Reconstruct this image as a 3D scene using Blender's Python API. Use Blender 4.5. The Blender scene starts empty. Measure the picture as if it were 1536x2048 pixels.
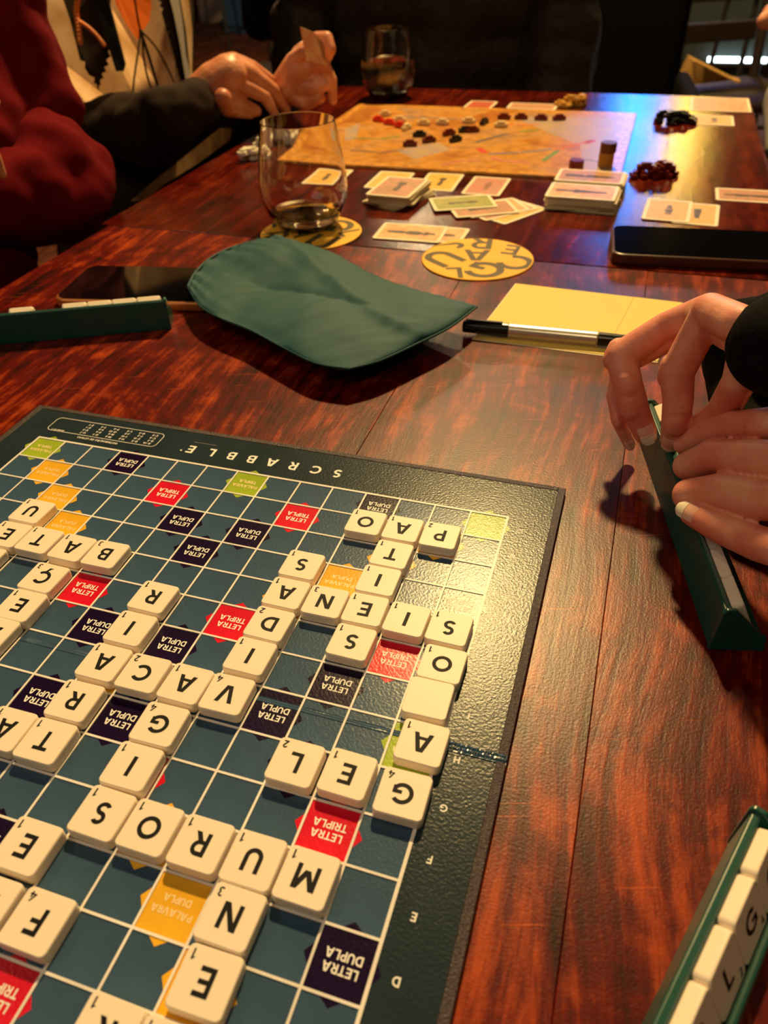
import bpy, bmesh, math, random
from mathutils import Vector, Matrix
random.seed(7)
sc = bpy.context.scene
COL = sc.collection
PI = math.pi

# ---------------------------------------------------------------- camera
F = 1517.905
CP = Vector((0.03937645, -0.01460944, 0.26154013))
R0 = Vector((0.9525432534910313, 0.30281249721970394, -0.031079603540247774))
R1 = Vector((0.16863742987469868, -0.609945532144603, -0.7742918474708106))
R2 = Vector((-0.2534221132299, 0.7323052910788449, -0.6320650229063904))
cam = bpy.data.cameras.new('camera')
cam.sensor_fit = 'HORIZONTAL'; cam.sensor_width = 36.0
cam.lens = F / 1536 * 36.0
cam.clip_start = 0.01; cam.clip_end = 60
cam.dof.use_dof = True; cam.dof.focus_distance = 0.375; cam.dof.aperture_fstop = cam.lens / 2.3
cam_o = bpy.data.objects.new('camera', cam); COL.objects.link(cam_o)
cam_o.matrix_world = Matrix(((R0[0], -R1[0], -R2[0], CP[0]), (R0[1], -R1[1], -R2[1], CP[1]), (R0[2], -R1[2], -R2[2], CP[2]), (0, 0, 0, 1)))
sc.camera = cam_o
# ---------------------------------------------------------------- light
sc.view_settings.view_transform = 'Standard'; sc.view_settings.look = 'None'
sc.view_settings.gamma = 1.0; sc.view_settings.use_curve_mapping = False
sc.view_settings.exposure = 0.0
sc.cycles.use_denoising = True
sc.cycles.sample_clamp_indirect = 60.0
w = bpy.data.worlds.new('world'); sc.world = w; w.use_nodes = True
w.node_tree.nodes['Background'].inputs[0].default_value = (1.0, 0.62, 0.35, 1)
w.node_tree.nodes['Background'].inputs[1].default_value = 0.006
def point(name, loc, watt, color, rad):
    l = bpy.data.lights.new(name, 'POINT'); l.energy = watt; l.color = color; l.shadow_soft_size = rad
    o = bpy.data.objects.new(name, l); o.location = loc; COL.objects.link(o); return o
def area(name, loc, aim, watt, color, sx, sy):
    l = bpy.data.lights.new(name, 'AREA'); l.energy = watt; l.color = color; l.shape = 'RECTANGLE'; l.size = sx; l.size_y = sy
    o = bpy.data.objects.new(name, l); o.location = loc; COL.objects.link(o)
    o.rotation_euler = (Vector(aim) - Vector(loc)).to_track_quat('-Z', 'Y').to_euler(); return o
point('pendant_light', (-0.335, 2.18, 2.12), 400, (1.0, 0.67, 0.26), 0.085).data.cycles.is_caustics_light = True
point('bar_light', (0.20, 5.1, 0.98), 17, (1.0, 0.60, 0.09), 0.08)
point('shelf_light', (-0.9, 5.6, 1.5), 60, (1.0, 0.75, 0.45), 0.05)
point('counter_light', (-2.6, 4.2, 1.3), 45, (1.0, 0.62, 0.3), 0.06)
area('room_fill', (-0.9, -0.7, 1.3), (0.0, 0.35, 0), 3.8, (1.0, 0.80, 0.62), 1.2, 0.8)
for k_, (px_, py_, pz_, pw_) in enumerate(((1.3, .5, 1.5, 3), (-1.4, .2, 1.6, 3), (.9, 2.9, 1.5, 4), (-.9, 3.4, 1.15, 4), (.1, -.9, 1.7, 3))):
    point('glint_light', (px_, py_, pz_), pw_ * 3.6, (1.0, 0.72, 0.38), 0.02)  # unseen small lamps added for glints in the wine glasses

# ---------------------------------------------------------------- helpers
S = 0.02
TZ = -0.0035
def ray(u, v):
    return R0 * ((u - 768) / F) + R1 * ((v - 1024) / F) + R2
def at(u, v, z=TZ):
    d = ray(u, v); return CP + d * ((z - CP.z) / d.z)
def atx(u, v, x):
    d = ray(u, v); return CP + d * ((x - CP.x) / d.x)
def aty(u, v, y):
    d = ray(u, v); return CP + d * ((y - CP.y) / d.y)
def ppm(P):
    return F / (R2.dot(P - CP))
def tag(o, label=None, cat=None, group=None, kind=None):
    if label: o['label'] = label
    if cat: o['category'] = cat
    if group: o['group'] = group
    if kind: o['kind'] = kind
    return o
def empty(name, loc=(0, 0, 0), rz=0, label=None, cat=None, group=None, rot=None):
    o = bpy.data.objects.new(name, None); o.location = loc
    o.rotation_euler = rot if rot else (0, 0, rz); o.empty_display_size = 0.01
    COL.objects.link(o); return tag(o, label, cat, group)
def mesh(name, vf, mat, parent=None, smooth=False):
    v, f = vf
    m = bpy.data.meshes.new(name); m.from_pydata([tuple(p) for p in v], [], [tuple(q) for q in f]); m.update()
    if smooth: m.polygons.foreach_set('use_smooth', [True] * len(m.polygons))
    m.materials.append(mat)
    o = bpy.data.objects.new(name, m); COL.objects.link(o)
    if parent: o.parent = parent
    return o
def inst(src, name, parent=None, loc=None, rz=None):
    o = bpy.data.objects.new(name, src.data); COL.objects.link(o)
    if parent: o.parent = parent
    if loc: o.location = loc
    if rz is not None: o.rotation_euler = (0, 0, rz)
    return o
def box(x0, x1, y0, y1, z0, z1, bev=0, seg=1):
    bm = bmesh.new()
    bmesh.ops.create_cube(bm, size=1, matrix=Matrix.Translation(((x0 + x1) / 2, (y0 + y1) / 2, (z0 + z1) / 2)) @ Matrix.Diagonal((x1 - x0, y1 - y0, z1 - z0, 1)))
    if bev: bmesh.ops.bevel(bm, geom=bm.edges[:] , offset=bev, segments=seg, affect='EDGES', profile=0.5)
    return dump(bm)
def dump(bm):
    bm.verts.ensure_lookup_table(); bm.verts.index_update()
    r = ([v.co.copy() for v in bm.verts], [[v.index for v in f.verts] for f in bm.faces]); bm.free(); return r
def join(*l):
    V, Fc = [], []
    for v, f in l:
        n = len(V); V += list(v); Fc += [[i + n for i in q] for q in f]
    return V, Fc
def xf(vf, M):
    return [M @ Vector(p) for p in vf[0]], vf[1]
def rot_tr(loc, rz):
    return Matrix.Translation(loc) @ Matrix.Rotation(rz, 4, 'Z')
def prism(pts, z0, z1):
    "polygon (x,y) extruded between heights"
    n = len(pts)
    v = [Vector((p[0], p[1], z0)) for p in pts] + [Vector((p[0], p[1], z1)) for p in pts]
    a = sum(pts[i][0] * pts[(i + 1) % n][1] - pts[(i + 1) % n][0] * pts[i][1] for i in range(n))
    f = [list(range(n, 2 * n)), list(range(n - 1, -1, -1))] + [[i, (i + 1) % n, (i + 1) % n + n, i + n] for i in range(n)]
    if a < 0: f = [q[::-1] for q in f]
    return v, f
def rrect(w_, h_, r, n=5, cx=0, cy=0):
    p = []
    for sx, sy, a0 in ((1, 1, 0), (-1, 1, 90), (-1, -1, 180), (1, -1, 270)):
        for i in range(n + 1):
            a = math.radians(a0 + 90 * i / n)
            p.append((cx + sx * (w_ / 2 - r) + r * math.cos(a), cy + sy * (h_ / 2 - r) + r * math.sin(a)))
    return p
def lathe(prof, n=64):
    v, f = [], []
    for r, z in prof:
        for i in range(n):
            a = 2 * PI * i / n; v.append(Vector((r * math.cos(a), r * math.sin(a), z)))
    for k in range(len(prof) - 1):
        for i in range(n):
            j = (i + 1) % n; f.append([k * n + i, k * n + j, (k + 1) * n + j, (k + 1) * n + i])
    return v, f
def tube(pts, rads, n=10, cap=True):
    "tapered tube through 3-d points"
    pts = [Vector(p) for p in pts]
    if not hasattr(rads, '__len__'): rads = [rads] * len(pts)
    v, f = [], []; prev = None
    for k, p in enumerate(pts):
        t = (pts[min(k + 1, len(pts) - 1)] - pts[max(k - 1, 0)]).normalized()
        if prev is None:
            a = t.orthogonal().normalized()
        else:
            a = (prev - t * prev.dot(t)).normalized()
        prev = a; b = t.cross(a)
        for i in range(n):
            q = 2 * PI * i / n; v.append(p + (a * math.cos(q) + b * math.sin(q)) * rads[k])
    for k in range(len(pts) - 1):
        for i in range(n):
            j = (i + 1) % n; f.append([k * n + i, k * n + j, (k + 1) * n + j, (k + 1) * n + i])
    if cap:
        f.append(list(range(n - 1, -1, -1))); m = (len(pts) - 1) * n; f.append(list(range(m, m + n)))
    return v, f
def ball(c, r, sub=3, scale=None, M=None):
    bm = bmesh.new(); bmesh.ops.create_icosphere(bm, subdivisions=sub, radius=1)
    MM = Matrix.Translation(c) @ (M if M else Matrix.Identity(4)) @ Matrix.Diagonal((*(scale if scale else (r, r, r)), 1))
    bmesh.ops.transform(bm, matrix=MM, verts=bm.verts); return dump(bm)
def capsule(a, ra, b, rb):
    a, b = Vector(a), Vector(b)
    return join(ball(a, ra), ball(b, rb), tube([a, b], [ra, rb], 20))
def body(name, chains, voxel, mat, parent=None, smooth=6, extra=None, disp=None):
    "one continuous surface grown around chains of (point, radius)"
    parts = []
    for ch in chains:
        for (a, ra), (b, rb) in zip(ch[:-1], ch[1:]): parts.append(capsule(a, ra, b, rb))
    if extra: parts += extra
    o = mesh(name, join(*parts), mat, parent, True)
    m = o.modifiers.new('remesh', 'REMESH'); m.mode = 'VOXEL'; m.voxel_size = voxel; m.use_smooth_shade = True
    s = o.modifiers.new('smooth', 'SMOOTH'); s.iterations = smooth; s.factor = 0.5
    if disp:
        tx = bpy.data.textures.new(name + '_folds', 'CLOUDS'); tx.noise_scale = disp[1]; tx.noise_depth = 1
        d = o.modifiers.new('folds', 'DISPLACE'); d.texture = tx; d.strength = disp[0]; d.mid_level = 0.5
        d.texture_coords = 'GLOBAL'
        s2 = o.modifiers.new('smooth2', 'SMOOTH'); s2.iterations = 2
    return o

# ---------------------------------------------------------------- materials
def new_mat(name):
    m = bpy.data.materials.new(name); m.use_nodes = True
    nt = m.node_tree; return m, nt, nt.nodes['Principled BSDF']
def N(nt, t, **k):
    n = nt.nodes.new(t)
    for a, b in k.items(): setattr(n, a, b)
    return n
def bump(nt, b, scale, strength, dist=0.001, detail=4, vec=None, extra=None):
    nz = N(nt, 'ShaderNodeTexNoise'); nz.inputs['Scale'].default_value = scale; nz.inputs['Detail'].default_value = detail
    if vec is None:
        tc = N(nt, 'ShaderNodeTexCoord'); nt.links.new(tc.outputs['Object'], nz.inputs['Vector'])
    else: nt.links.new(vec, nz.inputs['Vector'])
    bp = N(nt, 'ShaderNodeBump'); bp.inputs['Strength'].default_value = strength; bp.inputs['Distance'].default_value = dist
    nt.links.new(nz.outputs['Fac'], bp.inputs['Height']); nt.links.new(bp.outputs['Normal'], b.inputs['Normal'])
    if extra is not None: nt.links.new(extra, bp.inputs['Normal'])
    return bp
def plain(name, col, rough=0.5, spec=0.5, metal=0, bumpv=None, var=None, coat=0, sheen=0):
    m, nt, b = new_mat(name)
    b.inputs['Base Color'].default_value = (*col, 1); b.inputs['Roughness'].default_value = rough
    b.inputs['Specular IOR Level'].default_value = spec; b.inputs['Metallic'].default_value = metal
    if coat: b.inputs['Coat Weight'].default_value = coat; b.inputs['Coat Roughness'].default_value = 0.08
    if sheen: b.inputs['Sheen Weight'].default_value = sheen; b.inputs['Sheen Roughness'].default_value = 0.4
    if bumpv: bump(nt, b, *bumpv)
    if var:
        nz = N(nt, 'ShaderNodeTexNoise'); nz.inputs['Scale'].default_value = var[0]; nz.inputs['Detail'].default_value = 5
        tc = N(nt, 'ShaderNodeTexCoord'); nt.links.new(tc.outputs['Object'], nz.inputs['Vector'])
        r = N(nt, 'ShaderNodeValToRGB'); r.color_ramp.elements[0].position = 0.35; r.color_ramp.elements[1].position = 0.65
        r.color_ramp.elements[0].color = (*col, 1); r.color_ramp.elements[1].color = (*var[1], 1)
        nt.links.new(nz.outputs['Fac'], r.inputs['Fac']); nt.links.new(r.outputs['Color'], b.inputs['Base Color'])
    return m
def wood_mat(name, dark, mid, light, axis='Y', rough=0.33, scale=1.0, seed=0.0):
    m, nt, b = new_mat(name)
    tc = N(nt, 'ShaderNodeTexCoord'); oi = N(nt, 'ShaderNodeObjectInfo')
    ad = N(nt, 'ShaderNodeVectorMath', operation='ADD'); nt.links.new(tc.outputs['Object'], ad.inputs[0])
    mu = N(nt, 'ShaderNodeMath', operation='MULTIPLY'); mu.inputs[1].default_value = 7.3; nt.links.new(oi.outputs['Random'], mu.inputs[0])
    cb = N(nt, 'ShaderNodeCombineXYZ'); nt.links.new(mu.outputs[0], cb.inputs[0]); nt.links.new(mu.outputs[0], cb.inputs[1]); cb.inputs[2].default_value = seed
    nt.links.new(cb.outputs[0], ad.inputs[1])
    # big soft swirl that bends the grain (knots)
    sw = N(nt, 'ShaderNodeTexNoise'); sw.inputs['Scale'].default_value = 5.5 * scale; sw.inputs['Detail'].default_value = 1.5
    mp0 = N(nt, 'ShaderNodeMapping'); mp0.inputs['Scale'].default_value = (1, 0.6, 1); nt.links.new(ad.outputs[0], mp0.inputs[0]); nt.links.new(mp0.outputs[0], sw.inputs['Vector'])
    sb = N(nt, 'ShaderNodeVectorMath', operation='SUBTRACT'); nt.links.new(sw.outputs['Color'], sb.inputs[0]); sb.inputs[1].default_value = (0.5, 0.5, 0.5)
    sc_ = N(nt, 'ShaderNodeVectorMath', operation='SCALE'); sc_.inputs['Scale'].default_value = 0.07; nt.links.new(sb.outputs[0], sc_.inputs[0])
    a2 = N(nt, 'ShaderNodeVectorMath', operation='ADD'); nt.links.new(ad.outputs[0], a2.inputs[0]); nt.links.new(sc_.outputs[0], a2.inputs[1])
    mp = N(nt, 'ShaderNodeMapping'); mp.inputs['Scale'].default_value = (1, 0.075, 1) if axis == 'Y' else (0.075, 1, 1)
    nt.links.new(a2.outputs[0], mp.inputs[0])
    g = N(nt, 'ShaderNodeTexNoise'); g.inputs['Scale'].default_value = 110 * scale; g.inputs['Detail'].default_value = 8; g.inputs['Roughness'].default_value = 0.7
    nt.links.new(mp.outputs[0], g.inputs['Vector'])
    bl = N(nt, 'ShaderNodeTexNoise'); bl.inputs['Scale'].default_value = 17 * scale; bl.inputs['Detail'].default_value = 10; bl.inputs['Roughness'].default_value = 0.74; bl.inputs['Distortion'].default_value = 0.6
    nt.links.new(a2.outputs[0], bl.inputs['Vector'])
    mx = N(nt, 'ShaderNodeMath', operation='MULTIPLY_ADD'); mx.inputs[1].default_value = 0.55
    nt.links.new(g.outputs['Fac'], mx.inputs[0])
    m2 = N(nt, 'ShaderNodeMath', operation='MULTIPLY'); m2.inputs[1].default_value = 0.45; nt.links.new(bl.outputs['Fac'], m2.inputs[0]); nt.links.new(m2.outputs[0], mx.inputs[2])
    r = N(nt, 'ShaderNodeValToRGB'); e = r.color_ramp.elements
    e[0].position = 0.40; e[0].color = (*dark, 1); e[1].position = 0.63; e[1].color = (*light, 1)
    k = e.new(0.51); k.color = (*mid, 1)
    nt.links.new(mx.outputs[0], r.inputs['Fac'])
    # short pale scratches
    s1 = N(nt, 'ShaderNodeTexNoise'); s1.inputs['Scale'].default_value = 20; s1.inputs['Detail'].default_value = 1
    mps = N(nt, 'ShaderNodeMapping'); mps.inputs['Scale'].default_value = (1.1, 38, 1)
    mpr = N(nt, 'ShaderNodeMapping'); mpr.inputs['Rotation'].default_value = (0, 0, -0.30); nt.links.new(tc.outputs['Object'], mpr.inputs[0]); nt.links.new(mpr.outputs[0], mps.inputs[0]); nt.links.new(mps.outputs[0], s1.inputs['Vector'])
    sr = N(nt, 'ShaderNodeValToRGB'); sr.color_ramp.elements[0].position = 0.73; sr.color_ramp.elements[1].position = 0.77
    nt.links.new(s1.outputs['Fac'], sr.inputs['Fac'])
    mm = N(nt, 'ShaderNodeMixRGB'); mm.inputs[2].default_value = (light[0] * 1.5, light[1] * 2.0, light[2] * 2.5, 1)
    sm = N(nt, 'ShaderNodeMath', operation='MULTIPLY'); sm.inputs[1].default_value = 0.5; nt.links.new(sr.outputs['Color'], sm.inputs[0])
    nt.links.new(sm.outputs[0], mm.inputs['Fac']); nt.links.new(r.outputs['Color'], mm.inputs[1])
    nt.links.new(mm.outputs[0], b.inputs['Base Color'])
    b.inputs['Roughness'].default_value = rough; b.inputs['Specular IOR Level'].default_value = 0.36
    bp = N(nt, 'ShaderNodeBump'); bp.inputs['Strength'].default_value = 0.35; bp.inputs['Distance'].default_value = 0.0006
    nt.links.new(g.outputs['Fac'], bp.inputs['Height'])
    bump(nt, b, 900, 0.35, 0.00022, 3, None, bp.outputs['Normal'])
    return m
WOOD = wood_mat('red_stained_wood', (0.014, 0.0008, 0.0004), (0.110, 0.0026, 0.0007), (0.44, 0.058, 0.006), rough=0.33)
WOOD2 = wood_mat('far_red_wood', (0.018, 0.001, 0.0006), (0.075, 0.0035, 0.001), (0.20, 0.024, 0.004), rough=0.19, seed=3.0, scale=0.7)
EDGE = plain('table_edge_wood', (0.05, 0.006, 0.002), 0.4)
FLOORM = wood_mat('dark_floor_wood', (0.04, 0.008, 0.003), (0.12, 0.03, 0.012), (0.28, 0.08, 0.03), rough=0.5, scale=0.25)
WALLM = plain('dark_wall_paint', (0.012, 0.009, 0.008), 0.8, bumpv=(30, 0.3))
def board_mat(name, c, rough, bs):
    m, nt, b = new_mat(name)
    tc = N(nt, 'ShaderNodeTexCoord')
    nz = N(nt, 'ShaderNodeTexNoise'); nz.inputs['Scale'].default_value = 30; nz.inputs['Detail'].default_value = 4; nt.links.new(tc.outputs['Object'], nz.inputs['Vector'])
    r = N(nt, 'ShaderNodeValToRGB'); r.color_ramp.elements[0].position = .3; r.color_ramp.elements[1].position = .7
    r.color_ramp.elements[0].color = (c[0] * .85, c[1] * .85, c[2] * .85, 1); r.color_ramp.elements[1].color = (c[0] * 1.12, c[1] * 1.12, c[2] * 1.12, 1)
    nt.links.new(nz.outputs['Fac'], r.inputs['Fac']); nt.links.new(r.outputs['Color'], b.inputs['Base Color'])
    b.inputs['Roughness'].default_value = rough; b.inputs['Specular IOR Level'].default_value = 0.21
    bump(nt, b, 800, bs * 1.5, 0.0004, 3)
    return m
TEAL = board_mat('board_border_print', (0.019, 0.034, 0.046), 0.24, 0.22)
CELL = board_mat('board_cell_print', (0.046, 0.093, 0.165), 0.24, 0.16)
LINE = board_mat('board_line_print', (0.88, 0.84, 0.80), 0.35, 0.1)
GREEN = board_mat('triple_word_print', (0.34, 0.46, 0.035), 0.24, 0.16)
ORANGE = board_mat('double_word_print', (0.85, 0.46, 0.03), 0.24, 0.16)
RED = board_mat('triple_letter_print', (0.72, 0.010, 0.035), 0.24, 0.16)
PURPLE = board_mat('double_letter_print', (0.012, 0.004, 0.030), 0.24, 0.16)
BIND = plain('board_binding_cloth', (0.035, 0.018, 0.022), 0.42, 0.6, bumpv=(1500, 0.9, 0.0008, 2))
FOLD = plain('board_fold_film', (0.022, 0.060, 0.100), 0.16, 0.7, bumpv=(240, 0.5, 0.0008, 4))
WHITE = plain('white_print', (0.92, 0.90, 0.86), 0.6, 0.2)
CREAMP = plain('cream_print', (0.93, 0.72, 0.38), 0.45)
GREYP = plain('grey_print', (0.25, 0.25, 0.25), 0.45)
TILE = plain('cream_tile_plastic', (0.93, 0.81, 0.66), 0.42, 0.28, bumpv=(1400, 0.08, 0.0002, 2))
INK = plain('black_tile_ink', (0.004, 0.004, 0.005), 0.6, 0.2)
RACK = plain('green_rack_plastic', (0.006, 0.075, 0.062), 0.33, 0.5, bumpv=(160, 0.08, 0.0005, 3))
BAG = plain('green_bag_cloth', (0.008, 0.074, 0.086), 0.66, 0.3, bumpv=(1500, 0.5, 0.0004, 3), sheen=0.12)
BAGD = plain('green_bag_seam', (0.010, 0.07, 0.072), 0.7, 0.3)
SKIN_N = 'skin'
def skin_mat(name, c0, c1, rough=0.42):
    m, nt, b = new_mat(name)
    tc = N(nt, 'ShaderNodeTexCoord')
    nz = N(nt, 'ShaderNodeTexNoise'); nz.inputs['Scale'].default_value = 38; nz.inputs['Detail'].default_value = 3; nt.links.new(tc.outputs['Object'], nz.inputs['Vector'])
    r = N(nt, 'ShaderNodeValToRGB'); r.color_ramp.elements[0].position = .38; r.color_ramp.elements[1].position = .62
    r.color_ramp.elements[0].color = (*c0, 1); r.color_ramp.elements[1].color = (*c1, 1)
    nt.links.new(nz.outputs['Fac'], r.inputs['Fac']); nt.links.new(r.outputs['Color'], b.inputs['Base Color'])
    b.inputs['Roughness'].default_value = rough
    b.inputs['Subsurface Weight'].default_value = 0.12; b.inputs['Subsurface Radius'].default_value = (0.004, 0.0015, 0.0008); b.inputs['Subsurface Scale'].default_value = 1.0
    vo = N(nt, 'ShaderNodeTexVoronoi'); vo.inputs['Scale'].default_value = 900; nt.links.new(tc.outputs['Object'], vo.inputs['Vector'])
    bp = N(nt, 'ShaderNodeBump'); bp.inputs['Strength'].default_value = 0.25; bp.inputs['Distance'].default_value = 0.0002; nt.links.new(vo.outputs['Distance'], bp.inputs['Height'])
    mp = N(nt, 'ShaderNodeMapping'); mp.inputs['Scale'].default_value = (1, 1, 1); nt.links.new(tc.outputs['Object'], mp.inputs[0])
    bump(nt, b, 260, 0.5, 0.0005, 5, mp.outputs[0], bp.outputs['Normal'])
    return m
SKIN = skin_mat('pale_skin', (0.76, 0.22, 0.145), (0.86, 0.39, 0.27), 0.48)
SKIN2 = skin_mat('warm_skin', (0.52, 0.17, 0.08), (0.72, 0.32, 0.17))
NAIL = plain('fingernail', (0.86, 0.47, 0.36), 0.25, 0.5)
NAILT = plain('fingernail_free_edge', (0.88, 0.78, 0.58), 0.3, 0.5)
BLACK = plain('black_knit', (0.0035, 0.003, 0.0035), 0.9, 0.1, bumpv=(500, 0.5, 0.0006, 2))
JACKET = plain('black_quilted_jacket', (0.024, 0.015, 0.007), 0.6, 0.3, bumpv=(14, 0.8, 0.02, 3))
BURG = plain('burgundy_fleece', (0.13, 0.0012, 0.004), 0.95, 0.1, bumpv=(1200, 0.4, 0.0008, 2))
DBROWN = plain('dark_brown_sleeve_cloth', (0.022, 0.010, 0.005), 0.85, 0.2, bumpv=(600, 0.4, 0.0008, 2))
PONCHO = plain('cream_hide_cloth', (0.85, 0.58, 0.34), 0.8, 0.2, var=(16, (0.50, 0.28, 0.12)))
PORANGE = plain('orange_cloth_patch', (0.80, 0.16, 0.015), 0.8, 0.2)
PBROWN = plain('dark_brown_hide', (0.035, 0.018, 0.008), 0.8, 0.2)
BEAD = plain('orange_bead', (0.95, 0.26, 0.04), 0.3)
BEADW = plain('white_bead', (0.6, 0.55, 0.5), 0.35)
COASTER = plain('yellow_coaster_card', (0.92, 0.50, 0.045), 0.6, 0.3, var=(40, (0.85, 0.44, 0.03)))
COINK = plain('olive_coaster_print', (0.10, 0.075, 0.03), 0.6, 0.3)
PAPER = plain('yellow_paper', (0.86, 0.62, 0.13), 0.6, 0.3, bumpv=(60, 0.2, 0.0006, 3))
PAPER2 = plain('pale_paper', (0.88, 0.76, 0.45), 0.6, 0.3)
PENB = plain('black_pen_plastic', (0.006, 0.006, 0.006), 0.25, 0.5)
PENW = plain('silver_pen_barrel', (0.75, 0.70, 0.58), 0.28, 0.6, metal=0.6)
SCREEN = plain('dark_phone_glass', (0.002, 0.002, 0.003), 0.06, 0.5)
GOLD = plain('gold_phone_case', (0.55, 0.20, 0.06), 0.35, 0.5, metal=0.5)
PCASE = plain('brown_phone_case', (0.07, 0.02, 0.012), 0.3, 0.5)
CARDW = plain('card_white_edge', (0.82, 0.72, 0.52), 0.5, 0.4)
CARDE = plain('card_stack_edge', (0.62, 0.52, 0.32), 0.6, 0.3)
COR = plain('orange_card_print', (0.78, 0.40, 0.10), 0.45, 0.4, var=(90, (0.62, 0.45, 0.16)))
COR2 = plain('amber_card_print', (0.85, 0.40, 0.04), 0.45, 0.4, var=(90, (0.7, 0.5, 0.12)))
CPI = plain('pink_card_print', (0.62, 0.20, 0.17), 0.45, 0.4, var=(110, (0.5, 0.28, 0.20)))
CGR = plain('green_card_print', (0.42, 0.36, 0.06), 0.45, 0.4, var=(100, (0.24, 0.30, 0.05)))
CBR = plain('brown_card_print', (0.38, 0.22, 0.11), 0.45, 0.4, var=(120, (0.6, 0.25, 0.15)))
CTAN = plain('tan_card_print', (0.80, 0.50, 0.20), 0.45, 0.4, var=(90, (0.75, 0.30, 0.12)))
CRED = plain('red_card_print', (0.45, 0.08, 0.03), 0.45, 0.4)
CDK = plain('dark_picture_print', (0.07, 0.045, 0.03), 0.45, 0.4)
PBLK = plain('black_train_plastic', (0.005, 0.006, 0.006), 0.3, 0.5)
PRED = plain('dark_red_train_plastic', (0.14, 0.006, 0.004), 0.3, 0.5)
PYEL = plain('cream_train_plastic', (0.80, 0.62, 0.30), 0.4, 0.4)
PWHT = plain('white_train_plastic', (0.85, 0.78, 0.62), 0.4, 0.4)
PNAT = plain('amber_train_plastic', (0.72, 0.38, 0.06), 0.35, 0.5)
BRED = plain('bright_red_plastic', (0.75, 0.03, 0.01), 0.3, 0.5)
PWOOD = plain('amber_wood_piece', (0.42, 0.20, 0.03), 0.4, 0.4)
PDW = plain('brown_wood_piece', (0.12, 0.035, 0.01), 0.4, 0.4)
METAL = plain('black_metal', (0.012, 0.010, 0.009), 0.4, 0.5)
CHAIRW = plain('dark_chair_wood', (0.015, 0.008, 0.005), 0.5, 0.4)
GREYCL = plain('grey_green_cloth', (0.06, 0.055, 0.035), 0.8, 0.2)
GREYPNL = plain('grey_bar_panel', (0.025, 0.035, 0.035), 0.6, 0.3)
GILT = plain('gilt_paper', (0.60, 0.34, 0.09), 0.5, 0.4)
def emis(name, c, s):
    m, nt, b = new_mat(name)
    b.inputs['Base Color'].default_value = (0, 0, 0, 1); b.inputs['Emission Color'].default_value = (*c, 1); b.inputs['Emission Strength'].default_value = s
    return m
LED = emis('white_led', (0.75, 0.95, 1.0), 9)
BLUE = emis('blue_screen_light', (0.0, 0.24, 1.0), 34)
def glass_mat(name, col, ior, rough=0.0):
    m, nt, b = new_mat(name)
    b.inputs['Base Color'].default_value = (*col, 1); b.inputs['Transmission Weight'].default_value = 1; b.inputs['IOR'].default_value = ior; b.inputs['Roughness'].default_value = rough
    return m
GLASS = glass_mat('clear_glass', (1, 1, 1), 1.48)
WINE = glass_mat('pale_white_wine', (1.0, 0.93, 0.70), 1.34)
def map_mat():
    m, nt, b = new_mat('map_print')
    tc = N(nt, 'ShaderNodeTexCoord')
    n1 = N(nt, 'ShaderNodeTexNoise'); n1.inputs['Scale'].default_value = 11; n1.inputs['Detail'].default_value = 5; n1.inputs['Distortion'].default_value = 0.8
    nt.links.new(tc.outputs['Object'], n1.inputs['Vector'])
    r = N(nt, 'ShaderNodeValToRGB'); e = r.color_ramp.elements
    e[0].position = .36; e[0].color = (0.50, 0.17, 0.025, 1); e[1].position = .66; e[1].color = (0.50, 0.27, 0.13, 1)
    k = e.new(.5); k.color = (0.70, 0.32, 0.055, 1)
    nt.links.new(n1.outputs['Fac'], r.inputs['Fac'])
    n2 = N(nt, 'ShaderNodeTexNoise'); n2.inputs['Scale'].default_value = 70; n2.inputs['Detail'].default_value = 6; nt.links.new(tc.outputs['Object'], n2.inputs['Vector'])
    mx = N(nt, 'ShaderNodeMixRGB', blend_type='MULTIPLY'); mx.inputs['Fac'].default_value = 0.55
    nt.links.new(r.outputs['Color'], mx.inputs[1])
    r2 = N(nt, 'ShaderNodeValToRGB'); r2.color_ramp.elements[0].position = .35; r2.color_ramp.elements[0].color = (.45, .38, .3, 1); r2.color_ramp.elements[1].position = .6
    nt.links.new(n2.outputs['Fac'], r2.inputs['Fac']); nt.links.new(r2.outputs['Color'], mx.inputs[2]); nt.links.new(mx.outputs[0], b.inputs['Base Color'])
    b.inputs['Roughness'].default_value = 0.3; bump(nt, b, 500, 0.15, 0.0004, 3)
    return m
MAP = map_mat()
MAPB = plain('map_border_print', (0.85, 0.42, 0.06), 0.3, 0.5, var=(120, (0.45, 0.16, 0.03)))

# ---------------------------------------------------------------- stroke lettering (flat polygons)
def _V(x0, y0, x1, y1, ww): return [[(x0 - ww / 2, y0), (x0 + ww / 2, y0), (x1 + ww / 2, y1), (x1 - ww / 2, y1)]]
def _R(x0, y0, x1, y1): return [[(x0, y0), (x1, y0), (x1, y1), (x0, y1)]]
def _A(cx, cy, rx, ry, wd, a0, a1, n=None):
    n = n or max(4, int(abs(a1 - a0) / 15)); out = []
    P = []
    for i in range(n + 1):
        a = math.radians(a0 + (a1 - a0) * i / n); c, s = math.cos(a), math.sin(a)
        P.append(((cx + rx * c, cy + ry * s), (cx + (rx - wd) * c, cy + (ry - wd) * s)))
    for (o0, i0), (o1, i1) in zip(P[:-1], P[1:]): out.append([i0, o0, o1, i1])
    return out
t = .19
_P = _R(0, 0, t, 1) + _R(t, 1 - t, .36, 1) + _R(t, .34, .36, .34 + .17) + _A(.36, .67, .31, .33, .18, -90, 90)
_E = _R(0, 0, t, 1) + _R(t, .82, .62, 1) + _R(t, .42, .56, .59) + _R(t, 0, .62, .18)
_C = _A(.5, .5, .5, .5, t, 42, 318)
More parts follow.
